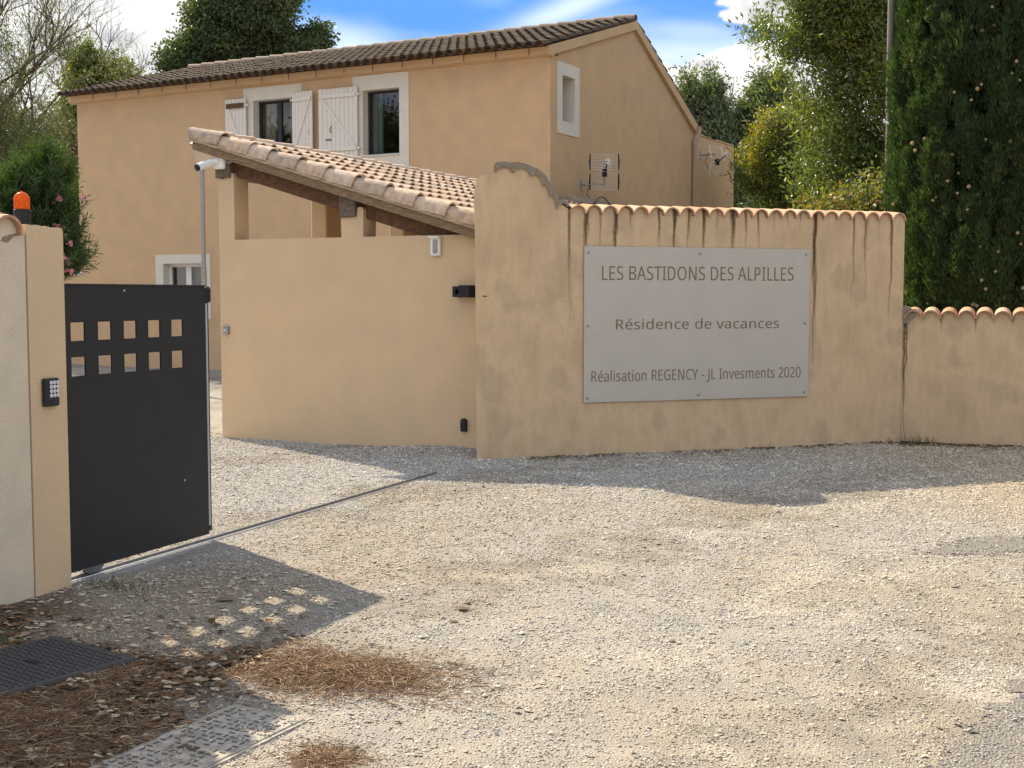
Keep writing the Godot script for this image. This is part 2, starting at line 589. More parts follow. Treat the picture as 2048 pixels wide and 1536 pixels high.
func ground_height(x: float, z: float) -> float:
	var near := clampf((24.0 - absf(z)) / 6.0, 0.0, 1.0)
	var h := (rough.get_noise_2d(x * 9.0, z * 9.0) * 0.010 + rough.get_noise_2d(x * 42.0, z * 42.0) * 0.005) * near
	var g := gate_frame(Vector3(x, 0, z))
	# soil banked up along the foot of the left wall
	var side := g.y - 0.27
	if side > -0.1 and g.x < 0.5:
		h += 0.055 * exp(-side * side / 0.09) * smoothstep(0.35, -0.35, g.x)
	# heap of gravel in the corner between the shelter and the sign wall
	var q := Vector2(x + 0.75, z + 12.2)
	h += 0.055 * exp(-q.length_squared() / 0.30)
	# the track and the concrete beside it are bedded flush
	var track := exp(-pow(absf(g.y) / 0.16, 4.0))
	return lerpf(h, 0.0, track) if side < -0.1 else h

# colour of the ground at a place (linear)
func ground_color(x: float, z: float) -> Color:
	var g := gate_frame(Vector3(x, 0, z))
	var a := tone.get_noise_2d(x * 22.0, z * 22.0)
	var b := tone.get_noise_2d(x * 75.0 + 40.0, z * 75.0)
	var c := tone.get_noise_2d(x * 7.0 - 90.0, z * 7.0 + 13.0)
	var col := Color(0.465, 0.412, 0.335).lerp(Color(0.48, 0.445, 0.395), clampf(0.5 + c * 1.6, 0, 1))
	# fresh whitish gravel in and around the gateway
	var fresh := smoothstep(-9.0, -11.0, z + a * 1.2) * smoothstep(2.0, 0.4, x + b * 0.6)
	fresh = maxf(fresh, smoothstep(0.5, -0.3, g.y + a * 0.6))
	col = col.lerp(Color(0.50, 0.475, 0.44), clampf(fresh, 0, 1) * 0.85)
	# pale trodden dust
	col = col.lerp(Color(0.60, 0.55, 0.465), smoothstep(0.12, 0.5, a + b * 0.4) * 0.6 * smoothstep(-0.5, 1.0, x))
	# greyer, coarser streaks left by wheels
	var wheel := sin((x * 0.75 + z * 0.62) * 2.6 + a * 2.0)
	col = col.lerp(Color(0.36, 0.315, 0.255), smoothstep(0.5, 1.0, wheel + b * 0.6) * 0.65)
	# ochre dust along the low wall
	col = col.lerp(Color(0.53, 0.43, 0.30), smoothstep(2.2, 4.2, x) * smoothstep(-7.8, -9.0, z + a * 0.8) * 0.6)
	# browner, darker ground tone outside the gate
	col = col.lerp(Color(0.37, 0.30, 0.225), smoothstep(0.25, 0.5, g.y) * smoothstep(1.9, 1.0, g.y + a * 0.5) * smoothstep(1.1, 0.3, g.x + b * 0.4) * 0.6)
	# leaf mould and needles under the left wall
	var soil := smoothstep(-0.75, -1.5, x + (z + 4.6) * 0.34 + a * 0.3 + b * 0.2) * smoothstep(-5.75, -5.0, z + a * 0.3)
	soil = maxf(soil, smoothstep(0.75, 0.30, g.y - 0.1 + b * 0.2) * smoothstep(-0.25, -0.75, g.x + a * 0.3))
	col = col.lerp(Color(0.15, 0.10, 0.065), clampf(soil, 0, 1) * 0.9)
	return col

func near_asphalt(x: float, z: float) -> float:
	# distance into the asphalt apron (positive inside)
	var w := tone.get_noise_2d(x * 60.0, z * 60.0) * 0.10 + tone.get_noise_2d(x * 700.0, z * 700.0) * 0.06
	var edge := 0.62 * (x - 1.42) + 0.30 * (z + 4.1) * -1.0
	var apron := (x - 1.36 - maxf(0.0, (-z - 4.0)) * 0.72) * 0.8 + w
	var patch := 0.22 - absf(z + 7.62 + (x - 2.9) * 0.42) + minf(0.0, (x - 2.85) * 0.5) + w
	return maxf(apron if z > -5.9 else -1.0, patch)

func steps(list: Array) -> Array:
	var out := []
	for s in list:
		var k: float = s[0]
		while k < s[1] - 1e-6:
			out.append(k)
			k += s[2]
	out.append(list[-1][1])
	return out

func build_ground() -> void:
	rough.seed = 3
	rough.frequency = 0.1
	tone.seed = 4
	tone.frequency = 0.05
	tone.fractal_type = FastNoiseLite.FRACTAL_FBM
	tone.fractal_octaves = 3
	var xs := steps([[-420.0, -60.0, 60.0], [-60.0, -12.0, 6.0], [-12.0, -5.0, 0.5], [-5.0, 5.6, 0.07], [5.6, 12.0, 0.5], [12.0, 60.0, 6.0], [60.0, 420.0, 60.0]])
	var zs := steps([[-620.0, -60.0, 70.0], [-60.0, -28.0, 4.0], [-28.0, -14.0, 0.5], [-14.0, -3.0, 0.07], [-3.0, 6.0, 0.6], [6.0, 60.0, 6.0], [60.0, 420.0, 60.0]])
	var v := PackedVector3Array()
	var n := PackedVector3Array()
	var c := PackedColorArray()
	var ix := PackedInt32Array()
	for z in zs:
		for x in xs:
			var h := ground_height(x, z)
			v.append(Vector3(x, h, z))
			var e := 0.05
			n.append(Vector3(h - ground_height(x + e, z), e, h - ground_height(x, z + e)).normalized())
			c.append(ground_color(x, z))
	var w := xs.size()
	for j in zs.size() - 1:
		for i in w - 1:
			var a := j * w + i
			ix.append_array([a, a + 1, a + w + 1, a, a + w + 1, a + w])
	var arr := []
	arr.resize(Mesh.ARRAY_MAX)
	arr[Mesh.ARRAY_VERTEX] = v
	arr[Mesh.ARRAY_NORMAL] = n
	arr[Mesh.ARRAY_COLOR] = c
	arr[Mesh.ARRAY_INDEX] = ix
	var m := ArrayMesh.new()
	m.add_surface_from_arrays(Mesh.PRIMITIVE_TRIANGLES, arr)
	structure(obj("ground", m, M.ground_dust))
	# asphalt: the apron of the road and a worn patch beyond it
	var mb := MB.new()
	var s := 0.024
	for j in range(0, 245):
		for i in range(0, 150):
			var x := 1.2 + i * s
			var z := -8.2 + j * s
			if near_asphalt(x + s / 2, z + s / 2) > 0.0:
				var p := []
				for k in [[0, 0], [0, 1], [1, 1], [1, 0]]:
					var px: float = x + k[0] * s
					var pz: float = z + k[1] * s
					p.append(Vector3(px, ground_height(px, pz) + 0.004 + 0.006 * clampf(near_asphalt(px, pz) * 2.0, 0, 1), pz))
				mb.quad(p[0], p[1], p[2], p[3])
	structure(obj("road", mb, M.asphalt))

func pebble_mesh(seed_: int, flat: float) -> ArrayMesh:
	var r := RandomNumberGenerator.new()
	r.seed = seed_
	var mb := MB.new()
	var ring := []
	for k in 5:
		var a := TAU * (k + r.randf() * 0.6) / 5.0
		ring.append(Vector3(cos(a) * (0.75 + r.randf() * 0.4), (r.randf() - 0.3) * 0.35 * flat, sin(a) * (0.6 + r.randf() * 0.4)))
	var top := Vector3(r.randf_range(-0.2, 0.2), 0.75 * flat, r.randf_range(-0.2, 0.2))
	var bot := Vector3(0, -0.6 * flat, 0)
	for k in 5:
		mb.tri(ring[(k + 1) % 5], ring[k], top)
		mb.tri(ring[k], ring[(k + 1) % 5], bot)
	return mb.mesh()

func build_gravel() -> void:
	var r := RandomNumberGenerator.new()
	r.seed = 77
	var places := [[], [], []]
	var tints := [[], [], []]
	for k in 440000:
		# even cover of the forecourt, thinner far away
		var z := -2.6 - 11.6 * pow(r.randf(), 0.75)
		var half := 0.45 * -z + 0.8
		var x := r.randf_range(-half, half)
		var g := gate_frame(Vector3(x, 0, z))
		if g.y < 0.28 and g.y > -0.4 and g.x < -0.25:
			continue
		if absf(g.y) < 0.05 and g.x < 4.5:
			continue
		if absf(g.y - 0.1) < 0.13 and g.x < 1.15 and r.randf() < 0.93:
			continue
		var tar := near_asphalt(x, z) > r.randf_range(-0.08, 0.10)
		if tar and r.randf() < 0.45:
			continue
		if on_cover(x, z) and r.randf() < (0.97 if z < -4.65 else 0.50 + 0.9 * tone.get_noise_2d(x * 160.0, z * 160.0)):
			continue
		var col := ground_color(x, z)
		var bright := (col.r + col.g + col.b) / 3.0
		var loose := tone.get_noise_2d(x * 50.0, z * 50.0 + 70.0)
		if r.randf() > 0.80 + loose * 0.8 + (0.3 if z < -8.5 else 0.0):
			continue
		var size := 0.0036 + 0.0052 * pow(r.randf(), 2.4)
		if r.randf() < 0.03:
			size *= 1.9
		size *= 1.0 + 0.05 * (-z - 4.0)
		var lay := Basis.from_euler(Vector3(r.randf_range(-0.5, 0.5), r.randf() * TAU, r.randf_range(-0.5, 0.5))).scaled(Vector3(size, size, size))
		var f := 0.62 + 0.70 * r.randf()
		var cold := r.randf()
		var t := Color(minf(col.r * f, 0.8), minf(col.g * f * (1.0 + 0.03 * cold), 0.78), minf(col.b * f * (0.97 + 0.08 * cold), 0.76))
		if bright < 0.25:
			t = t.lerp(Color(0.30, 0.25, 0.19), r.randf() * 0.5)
		if tar:
			var gg := r.randf_range(0.22, 0.5)
			t = Color(gg, gg * 0.96, gg * 0.90)
			size *= 0.8
		var which := k % 3
		places[which].append(Transform3D(lay, Vector3(x, (0.012 if on_cover(x, z) else ground_height(x, z)) + size * 0.25 + (0.006 if tar else 0.0), z)))
		tints[which].append(t)
	var kinds := ["loose crushed limestone gravel of rounded grains over the forecourt", "loose crushed limestone gravel of flat chips over the forecourt", "loose crushed limestone gravel of angular grains over the forecourt"]
	for k in 3:
		tag(multi("gravel", pebble_mesh(40 + k, [0.8, 0.45, 0.65][k]), M.pebble, places[k], tints[k]), kinds[k], "gravel")
	# larger pale chips along the left wall and in the corner by the shelter
	var cp := []
	var ct := []
	for k in 2600:
		var x: float
		var z: float
		if k < 1700:
			x = r.randf_range(-2.6, -0.6)
			z = r.randf_range(-6.9, -4.0)
			var g := gate_frame(Vector3(x, 0, z))
			if g.y < 0.29 or g.y > 0.35 + 1.3 * absf(r.randfn(0.0, 0.6)) or on_cover(x, z):
				continue
		elif k < 2250:
			x = r.randf_range(-1.6, 0.9)
			z = -11.4 - r.randf() * 1.3
			if (x + 3.157) * -0.421 + (z + 13.555) * 0.907 < 0.03 or (x > -0.36 and (x + 0.325) * 0.318 + (z + 11.692) * 0.948 < 0.04):
				continue
		else:
			z = r.randf_range(-8.0, -3.4)
			x = r.randf_range(-0.4, 0.4) * -z
			if near_asphalt(x, z) > -0.05 or gate_frame(Vector3(x, 0, z)).y < 0.3 or on_cover(x, z):
				continue
		var size := r.randf_range(0.009, 0.022) * (1.0 if k < 2250 else 0.7)
		cp.append(Transform3D(Basis.from_euler(Vector3(r.randf_range(-0.3, 0.3), r.randf() * TAU, r.randf_range(-0.3, 0.3))).scaled(Vector3(size * 1.3, size * 0.7, size)), Vector3(x, ground_height(x, z) + size * 0.2, z)))
		var f := r.randf_range(0.55, 1.1)
		ct.append(Color(0.52 * f, 0.455 * f, 0.36 * f))
	tag(multi("limestone_chips", pebble_mesh(51, 0.6), M.pebble, cp, ct), "pale limestone chips strewn along the walls and over the gravel", "stone chips")

func on_cover(x: float, z: float) -> bool:
	for c in COVERS:
		var d := Vector2(x, z) - Vector2(c[0], c[1])
		var ax := Vector2(c[2], c[3]).normalized()
		var ay := Vector2(-ax.y, ax.x)
		if absf(d.dot(ax)) < c[4] and absf(d.dot(ay)) < c[5]:
			return true
	return false

# service covers: centre x, z, direction of one edge x, z, half sizes
const COVERS := [[-2.0, -5.12, 0.80, 0.60, 0.29, 0.29], [-1.10, -4.16, 0.88, 0.47, 0.165, 0.42]]

func service_cover(k: int, label: String, plate: Material, mark: Material) -> void:
	var c: Array = COVERS[k]
	var ax := Vector3(c[2], 0, c[3]).normalized()
	var at := Transform3D(Basis(ax, Vector3.UP, ax.cross(Vector3.UP)), Vector3(c[0], -0.001 + 0.012 * (1 - k), c[1]))
	var t := thing("service_cover", label, "manhole cover", at)
	var hx: float = c[4]
	var hz: float = c[5]
	var mb := MB.new()
	mb.cbox(Vector3(-hx, -0.03, -hz), Vector3(hx, 0.012, hz), 0.003)
	obj("plate", mb, plate, t)
	mb = MB.new()
	var rim := 0.012
	for s in [-1.0, 1.0]:
		mb.box(Vector3(-hx - rim, -0.03, s * (hz + rim / 2 + 0.003) - rim / 2), Vector3(hx + rim, 0.008, s * (hz + rim / 2 + 0.003) + rim / 2))
		mb.box(Vector3(s * (hx + rim / 2 + 0.003) - rim / 2, -0.03, -hz), Vector3(s * (hx + rim / 2 + 0.003) + rim / 2, 0.008, hz))
	obj("rim", mb, plate, t)
	mb = MB.new()
	var pitch := 0.033
	var nx := int(hx * 2 / pitch) - 1
	var nz := int(hz * 2 / pitch) - 1
	var r := RandomNumberGenerator.new()
	r.seed = 60 + k
	for i in nx:
		for j in nz:
			if k == 1 and r.randf() < 0.22:
				continue
			var p := Vector3((i - (nx - 1) / 2.0) * pitch, 0.012, (j - (nz - 1) / 2.0) * pitch)
			var l := 0.0125
			var w := 0.0048
			if (i + j) % 2:
				mb.cbox(p - Vector3(l, 0.002, w), p + Vector3(l, 0.0025, w), 0.002)
			else:
				mb.cbox(p - Vector3(w, 0.002, l), p + Vector3(w, 0.0025, l), 0.002)
	var o := obj("tread_pattern", mb, mark, t)
	o.set_meta("kind", "stuff")
	mb = MB.new()
	mb.box(Vector3(-0.035, 0.012, -0.015), Vector3(0.035, 0.0165, 0.015))
	mb.t.origin = Vector3(hx * 0.55, 0, -hz * 0.72) if k == 1 else Vector3.ZERO
	obj("lifting_slot", mb, M.cover_mark_dark if k == 0 else M.leaf_dry, t)

# ---------------------------------------------------------------- walls, gate
func coping_tile_mesh(rad: float, l: float) -> ArrayMesh:
	# axis runs from the back (x = 0) down to the front (x = l)
	var mb := MB.new()
	mb.half_tile(l, rad * 0.93, rad, 0.013, 8)
	return mb.mesh()

func ctr(mesh_: Mesh) -> Vector3:
	return mesh_.get_aabb().get_center()

# scalloped plaster that fills the tile ends, flush with the wall face
func scallops(mb: MB, x0: float, pitch: float, count: int, y: float, rad: float, z0: float, z1: float) -> void:
	for k in count:
		var p := PackedVector2Array()
		for i in 11:
			var a := PI * i / 10.0
			p.append(Vector2(x0 + (k + 0.5) * pitch + cos(a) * rad, y + sin(a) * rad))
		mb.prism(p, z0, z1)

func stain_image(w_m: float, h_m: float, streaks: Array, px: int, seed_: int) -> Image:
	# rain-washed stains below the tile valleys, dark algae and grey blotches: matter on the plaster
	var w := px
	var h := int(px * h_m / w_m)
	var f := FastNoiseLite.new()
	f.seed = seed_
	f.frequency = 0.006
	f.fractal_octaves = 5
	var f2 := FastNoiseLite.new()
	f2.seed = seed_ + 1
	f2.frequency = 0.09
	f2.fractal_octaves = 3
	var f3 := FastNoiseLite.new()
	f3.seed = seed_ + 2
	f3.frequency = 0.03
	var im := Image.create(w, h, false, Image.FORMAT_RGB8)
	var m := w_m / w
	for j in h:
		for i in w:
			var a := f.get_noise_2d(i, j * 0.8)
			var b := f2.get_noise_2d(i, j)
			var d := f3.get_noise_2d(i * 1.3, j * 0.25)
			var k := 0.93 + 0.10 * a + 0.025 * b + 0.03 * d
			var grime := clampf(a * 1.5 - 0.12, 0.0, 0.5) * 0.30
			im.set_pixel(i, j, Color(k - grime * 0.75, k * 0.995 - grime * 0.70, k * 0.985 - grime * 0.62))
	var r := RandomNumberGenerator.new()
	r.seed = seed_ + 5
	for s in streaks:
		# x, top, length, width, strength
		var threads: int = 2 + int(s[3] / 0.006)
		for q in threads:
			var x: float = s[0] + r.randfn(0.0, s[3] * 0.35)
			var length: float = s[2] * (1.0 if q == 0 else r.randf_range(0.25, 0.9))
			var wid: float = r.randf_range(0.005, 0.012)
			var y := 0.0
			var ph := r.randf() * 100.0
			while y < length:
				var fade: float = s[4] * pow(1.0 - y / length, 0.55) * (0.75 + 0.5 * f2.get_noise_2d(ph, y * 900.0))
				var ww: float = wid * (0.55 + 0.7 * (1.0 - y / length))
				var cx: float = x + f.get_noise_2d(ph * 7.0, y * 300.0) * 0.03
				var jj := int((s[1] + y) / m)
				if jj >= 0 and jj < h:
					for ii in range(int((cx - ww * 2.0) / m), int((cx + ww * 2.0) / m) + 1):
						if ii >= 0 and ii < w:
							var dd := absf(ii * m - cx) / ww
							var al := clampf(fade * exp(-dd * dd) * (0.8 + 0.4 * f2.get_noise_2d(ii * 3.0, jj)), 0.0, 0.85)
							var c := im.get_pixel(ii, jj)
							im.set_pixel(ii, jj, c.lerp(Color(0.33, 0.29, 0.24), al))
				y += m
	return im

func stained(base: String, im: Image) -> StandardMaterial3D:
	var m: StandardMaterial3D = M[base].duplicate()
	m.resource_name = base + "_stained"
	m.uv1_triplanar = false
	m.uv1_scale = Vector3.ONE
	m.albedo_texture = ImageTexture.create_from_image(im)
	m.heightmap_enabled = false
	m.detail_enabled = false
	m.normal_enabled = false
	return m

func sign_wall() -> void:
	var at := frame(Vector3(4.441, 0, -1.49), Vector3(-0.325, 0, -11.692))
	var t := thing("boundary_wall", "tall beige rendered wall with clay tile coping and dark rain streaks behind the sign", "wall", at)
	var th := 0.34
	var top := 2.325
	var mb := MB.new()
	# left end: the pillar with its broken hump, then the straight length
	var hump := PackedVector2Array([Vector2(-0.005, -0.1), Vector2(0.32, -0.1), Vector2(0.92, -0.1), Vector2(0.92, 2.36), Vector2(0.86, 2.40), Vector2(0.815, 2.42), Vector2(0.775, 2.50), Vector2(0.715, 2.565), Vector2(0.665, 2.64), Vector2(0.575, 2.70), Vector2(0.47, 2.742), Vector2(0.32, 2.748), Vector2(0.19, 2.745), Vector2(0.165, 2.70), Vector2(0.15, 2.682), Vector2(0.12, 2.674), Vector2(0.069, 2.666), Vector2(0.03, 2.648), Vector2(0.0, 2.615), Vector2(-0.02, 2.56), Vector2(-0.03, 2.44), Vector2(-0.02, 2.06), Vector2(-0.012, 1.2)])
	mb.t = Transform3D(Basis(Vector3(1, 0, 0), Vector3(0, 1, 0), Vector3(-0.37, 0, 1)), Vector3.ZERO)
	mb.prism(hump, -0.60, 0.0)
	mb.t = Transform3D()
	var streaks := []
	var spec := [[0.925, 1.35, 0.012, 0.55], [1.079, 0.75, 0.026, 0.8], [1.234, 0.5, 0.008, 0.35], [1.39, 0.8, 0.022, 0.85], [1.548, 0.32, 0.006, 0.4], [1.70, 0.14, 0.004, 0.3], [1.856, 0.55, 0.012, 0.6], [2.028, 0.7, 0.030, 0.85], [2.18, 0.5, 0.016, 0.7], [2.339, 0.6, 0.026, 0.9], [2.493, 0.42, 0.008, 0.4], [2.66, 0.65, 0.034, 0.95], [2.80, 0.48, 0.016, 0.6], [2.952, 0.55, 0.010, 0.9], [3.129, 0.25, 0.006, 0.35], [3.284, 0.2, 0.006, 0.4], [3.428, 0.2, 0.006, 0.4], [3.603, 1.75, 0.026, 0.9], [3.762, 0.16, 0.005, 0.35], [3.898, 0.14, 0.005, 0.3], [4.059, 0.95, 0.010, 0.6], [4.215, 0.95, 0.014, 0.55], [4.36, 0.35, 0.008, 0.35], [4.519, 1.2, 0.012, 0.75]]
	for s in spec:
		streaks.append([s[0] + 0.04, 2.80 - 2.405, s[1], s[2], s[3]])
	# front face carries the stains; its uv runs 0 to 1 over the face
	var w := 4.684 - 0.92
	var face := PackedVector2Array([Vector2(0.92, -0.1), Vector2(4.684, -0.1), Vector2(4.684, top)])
	var pitch := w / 23.0
	for k in 23:
		var cx := 4.684 - (k + 0.5) * pitch
		for i in 9:
			var a := PI * i / 8.0
			face.append(Vector2(cx + cos(a) * 0.069, top + sin(a) * 0.069))
	face.append(Vector2(0.92, top))
	mb.prism(face, -th, 0.0)
	for i in mb.u.size():
		mb.u[i] = Vector2((mb.v[i].x + 0.04) / 4.73, (2.80 - mb.v[i].y) / 2.92)
	obj("wall_body", mb, stained("stucco", stain_image(4.73, 2.92, streaks, 1280, 91)), t)
	var tile := coping_tile_mesh(0.0835, 0.30)
	for k in 23:
		var o := obj("coping_tile", tile, M["coping_clay_%d" % ((k * 7 + k / 3) % 3)], t)
		o.transform = Transform3D(Basis(Vector3(0, -0.13, 1).normalized(), Vector3(0, 1, 0.13).normalized(), Vector3(-1, 0, 0)), Vector3(0.92 + (k + 0.5) * pitch, top + 0.038 + rng.randf_range(-0.003, 0.003), -0.268 + rng.randf_range(-0.006, 0.004)))
		o.rotate_object_local(Vector3.UP, rng.randf_range(-0.02, 0.02))
	# rear slope of the coping
	for k in 23:
		var o := obj("coping_tile", tile, M["coping_clay_%d" % (k % 3)], t)
		o.transform = Transform3D(Basis(Vector3(0, -0.3, -1).normalized(), Vector3(0, 1, -0.3).normalized(), Vector3(1, 0, 0)), Vector3(0.92 + (k + 0.5) * pitch, top + 0.035, -0.275))
	# broken mortar crest of the hump, with its scalloped underside
	mb = MB.new()
	var crest := [Vector2(0.163, 2.69), Vector2(0.166, 2.755), Vector2(0.19, 2.782), Vector2(0.25, 2.79), Vector2(0.32, 2.784), Vector2(0.40, 2.79), Vector2(0.47, 2.78), Vector2(0.55, 2.752), Vector2(0.60, 2.735), Vector2(0.655, 2.695), Vector2(0.70, 2.65), Vector2(0.722, 2.597), Vector2(0.765, 2.56), Vector2(0.792, 2.51), Vector2(0.813, 2.458), Vector2(0.86, 2.452), Vector2(0.90, 2.425), Vector2(0.935, 2.39)]
	var low := [Vector2(0.90, 2.385), Vector2(0.865, 2.418), Vector2(0.82, 2.405), Vector2(0.79, 2.36), Vector2(0.778, 2.44), Vector2(0.745, 2.50), Vector2(0.725, 2.47), Vector2(0.705, 2.55), Vector2(0.672, 2.60), Vector2(0.655, 2.57), Vector2(0.625, 2.652), Vector2(0.58, 2.685), Vector2(0.53, 2.66), Vector2(0.50, 2.715), Vector2(0.45, 2.735), Vector2(0.39, 2.72), Vector2(0.355, 2.685), Vector2(0.325, 2.73), Vector2(0.27, 2.74), Vector2(0.22, 2.72), Vector2(0.195, 2.70)]
	mb.t = Transform3D(Basis(Vector3(1, 0, 0), Vector3(0, 1, 0), Vector3(-0.37, 0, 1)), Vector3.ZERO)
	mb.prism(PackedVector2Array(crest + low), -0.58, 0.022)
	obj("broken_mortar_crest", mb, M.mortar, t)
	mb = MB.new()
	mb.box(Vector3(0.055, 1.535, -0.01), Vector3(0.095, 1.543, 0.004))
	obj("metal_pin", mb, M.black_plastic, t)

	# low wall that carries on to the right
	at = frame(Vector3(1.136, 0, 0.439), Vector3(4.116, 0, -13.182))
	t = thing("boundary_wall", "low beige rendered wall with clay tile coping under the cypress", "wall", at)
	mb = MB.new()
	var len2 := 3.85
	pitch = len2 / 22.0
	face = PackedVector2Array([Vector2(-0.06, -0.1), Vector2(len2 + 0.02, -0.1), Vector2(len2 + 0.02, 1.315)])
	for k in 22:
		var cx := len2 - (k + 0.5) * pitch
		for i in 9:
			var a := PI * i / 8.0
			face.append(Vector2(cx + 0.02 + cos(a) * 0.074, 1.315 + sin(a) * 0.074))
	face.append(Vector2(-0.06, 1.315))
	mb.prism(face, -0.28, -0.012)
	for i in mb.u.size():
		mb.u[i] = Vector2(mb.v[i].x / 3.9, (1.45 - mb.v[i].y) / 1.56)
	var st2 := []
	for k in 22:
		st2.append([(k + 1) * pitch + 0.02, 0.10, rng.randf_range(0.03, 0.22), 0.012, rng.randf_range(0.3, 0.75)])
	st2.append([0.03, 0.16, 1.36, 0.002, 1.4])
	obj("wall_body", mb, stained("stucco", stain_image(3.9, 1.56, st2, 1024, 121)), t)
	var tile2 := coping_tile_mesh(0.089, 0.26)
	for k in 22:
		for s in [1.0, -1.0]:
			var o := obj("coping_tile", tile2, M["coping_clay_%d" % ((k * 2 + k / 4) % 3)], t)
			o.transform = Transform3D(Basis(Vector3(0, -0.16, s).normalized(), Vector3(0, 1, 0.16 * s).normalized(), Vector3(-s, 0, 0)), Vector3((k + 0.5) * pitch + 0.02, 1.345 + rng.randf_range(-0.003, 0.003), -0.235))
	mb = MB.new()
	mb.prism(PackedVector2Array([Vector2(-0.01, 1.26), Vector2(0.05, 1.25), Vector2(0.09, 1.30), Vector2(0.13, 1.33), Vector2(0.11, 1.39), Vector2(0.04, 1.43), Vector2(-0.01, 1.44)]), -0.2, 0.004)
	obj("broken_mortar", mb, M.mortar, t)

func left_wall() -> void:
	var at := frame(GATE_X, GATE_AT)
	var t := thing("gate_pillar", "narrow beige rendered gate pillar with a keypad, standing before the grey gate", "pillar", at)
	var mb := MB.new()
	# rough worn top
	var p := PackedVector2Array([Vector2(-0.543, -0.1), Vector2(-0.298, -0.1), Vector2(-0.296, 1.87), Vector2(-0.305, 1.886), Vector2(-0.34, 1.887), Vector2(-0.37, 1.884), Vector2(-0.41, 1.89), Vector2(-0.43, 1.887), Vector2(-0.47, 1.894), Vector2(-0.50, 1.89), Vector2(-0.543, 1.894)])
	mb.prism(p, 0.07, 0.268)
	obj("pillar_body", mb, M.stucco, t)
	t = thing("boundary_wall", "pale grey cream wall with tile coping joined to the gate pillar", "wall", at)
	mb = MB.new()
	var face := PackedVector2Array([Vector2(-6.6, -0.1), Vector2(-0.549, -0.1), Vector2(-0.549, 1.845)])
	var pitch := 0.21
	for k in 28:
		var cx := -0.56 - (k + 0.5) * pitch
		for i in 9:
			var a := PI * i / 8.0
			face.append(Vector2(cx + cos(a) * 0.088, 1.845 + sin(a) * 0.078))
	face.append(Vector2(-6.6, 1.845))
	mb.prism(face, 0.07, 0.262)
	obj("wall_body", mb, M.stucco_pale, t)
	var tile := coping_tile_mesh(0.098, 0.20)
	for k in 28:
		for s in [1.0, -1.0]:
			var o := obj("coping_tile", tile, M["coping_clay_%d" % (k % 3)], t)
			o.transform = Transform3D(Basis(Vector3(0, -0.12, s).normalized(), Vector3(0, 1, 0.12 * s).normalized(), Vector3(-s, 0, 0)), Vector3(-0.575 - (k + 0.5) * pitch, 1.858, 0.166 - 0.075 * s))
	mb = MB.new()
	mb.prism(PackedVector2Array([Vector2(-0.56, 1.85), Vector2(-0.62, 1.83), Vector2(-0.66, 1.80), Vector2(-0.70, 1.805), Vector2(-0.69, 1.825), Vector2(-0.62, 1.845)]), 0.20, 0.2645)
	obj("chipped_mortar", mb, M.mortar, t)

	# keypad
	var k := thing("keypad", "black entry keypad with twelve pale round buttons on the gate pillar", "keypad", at * Transform3D(Basis(), Vector3(-0.422, 0.996, 0.268)))
	mb = MB.new()
	mb.cbox(Vector3(-0.05, 0.0, 0.0), Vector3(0.05, 0.14, 0.026), 0.006)
	obj("housing", mb, M.gate_paint, k)
	mb = MB.new()
	mb.t = Transform3D(Basis(Vector3.RIGHT, -PI / 2), Vector3.ZERO) * Transform3D(Basis(Vector3.RIGHT, PI), Vector3.ZERO)
	mb.lathe([Vector2(0.0098, 0.0), Vector2(0.0098, 0.003), Vector2(0.008, 0.0045), Vector2(0.0, 0.0047)], 12)
	var button := mb.mesh()
	mb = MB.new()
	mb.box(Vector3(-0.002, -0.005, 0.0045), Vector3(0.002, 0.005, 0.0052))
	var numeral := mb.mesh()
	for j in 4:
		for i in 3:
			var b := obj("button", button, M.button, k)
			b.position = Vector3(-0.010 + i * 0.0225, 0.118 - j * 0.0215, 0.026)
			obj("numeral", numeral, M.grey_plastic, b)

	# orange beacon on the coping
	var bc := thing("beacon", "orange flashing beacon with a black base on the pale wall", "warning light", at * Transform3D(Basis(), Vector3(-0.415, 1.945, 0.12)))
	mb = MB.new()
	mb.lathe([Vector2(0.0, -0.06), Vector2(0.041, -0.06), Vector2(0.041, 0.028), Vector2(0.036, 0.032), Vector2(0.0, 0.032)], 24)
	obj("base", mb, M.black_plastic, bc)
	mb = MB.new()
	var prof := [Vector2(0.0, 0.0325), Vector2(0.037, 0.0325)]
	for i in 12:
		prof.append(Vector2(0.0375 + (0.0008 if i % 2 else 0.0), 0.033 + i * 0.0045))
	for i in 9:
		var a := PI / 2 * i / 8.0
		prof.append(Vector2(0.0375 * cos(a), 0.0845 + 0.034 * sin(a)))
	mb.lathe(prof, 24)
	obj("dome", mb, M.amber, bc)
	mb = MB.new()
	mb.lathe([Vector2(0.0, 0.116), Vector2(0.006, 0.116), Vector2(0.005, 0.123), Vector2(0.0, 0.124)], 10)
	obj("screw_knob", mb, M.amber, bc)

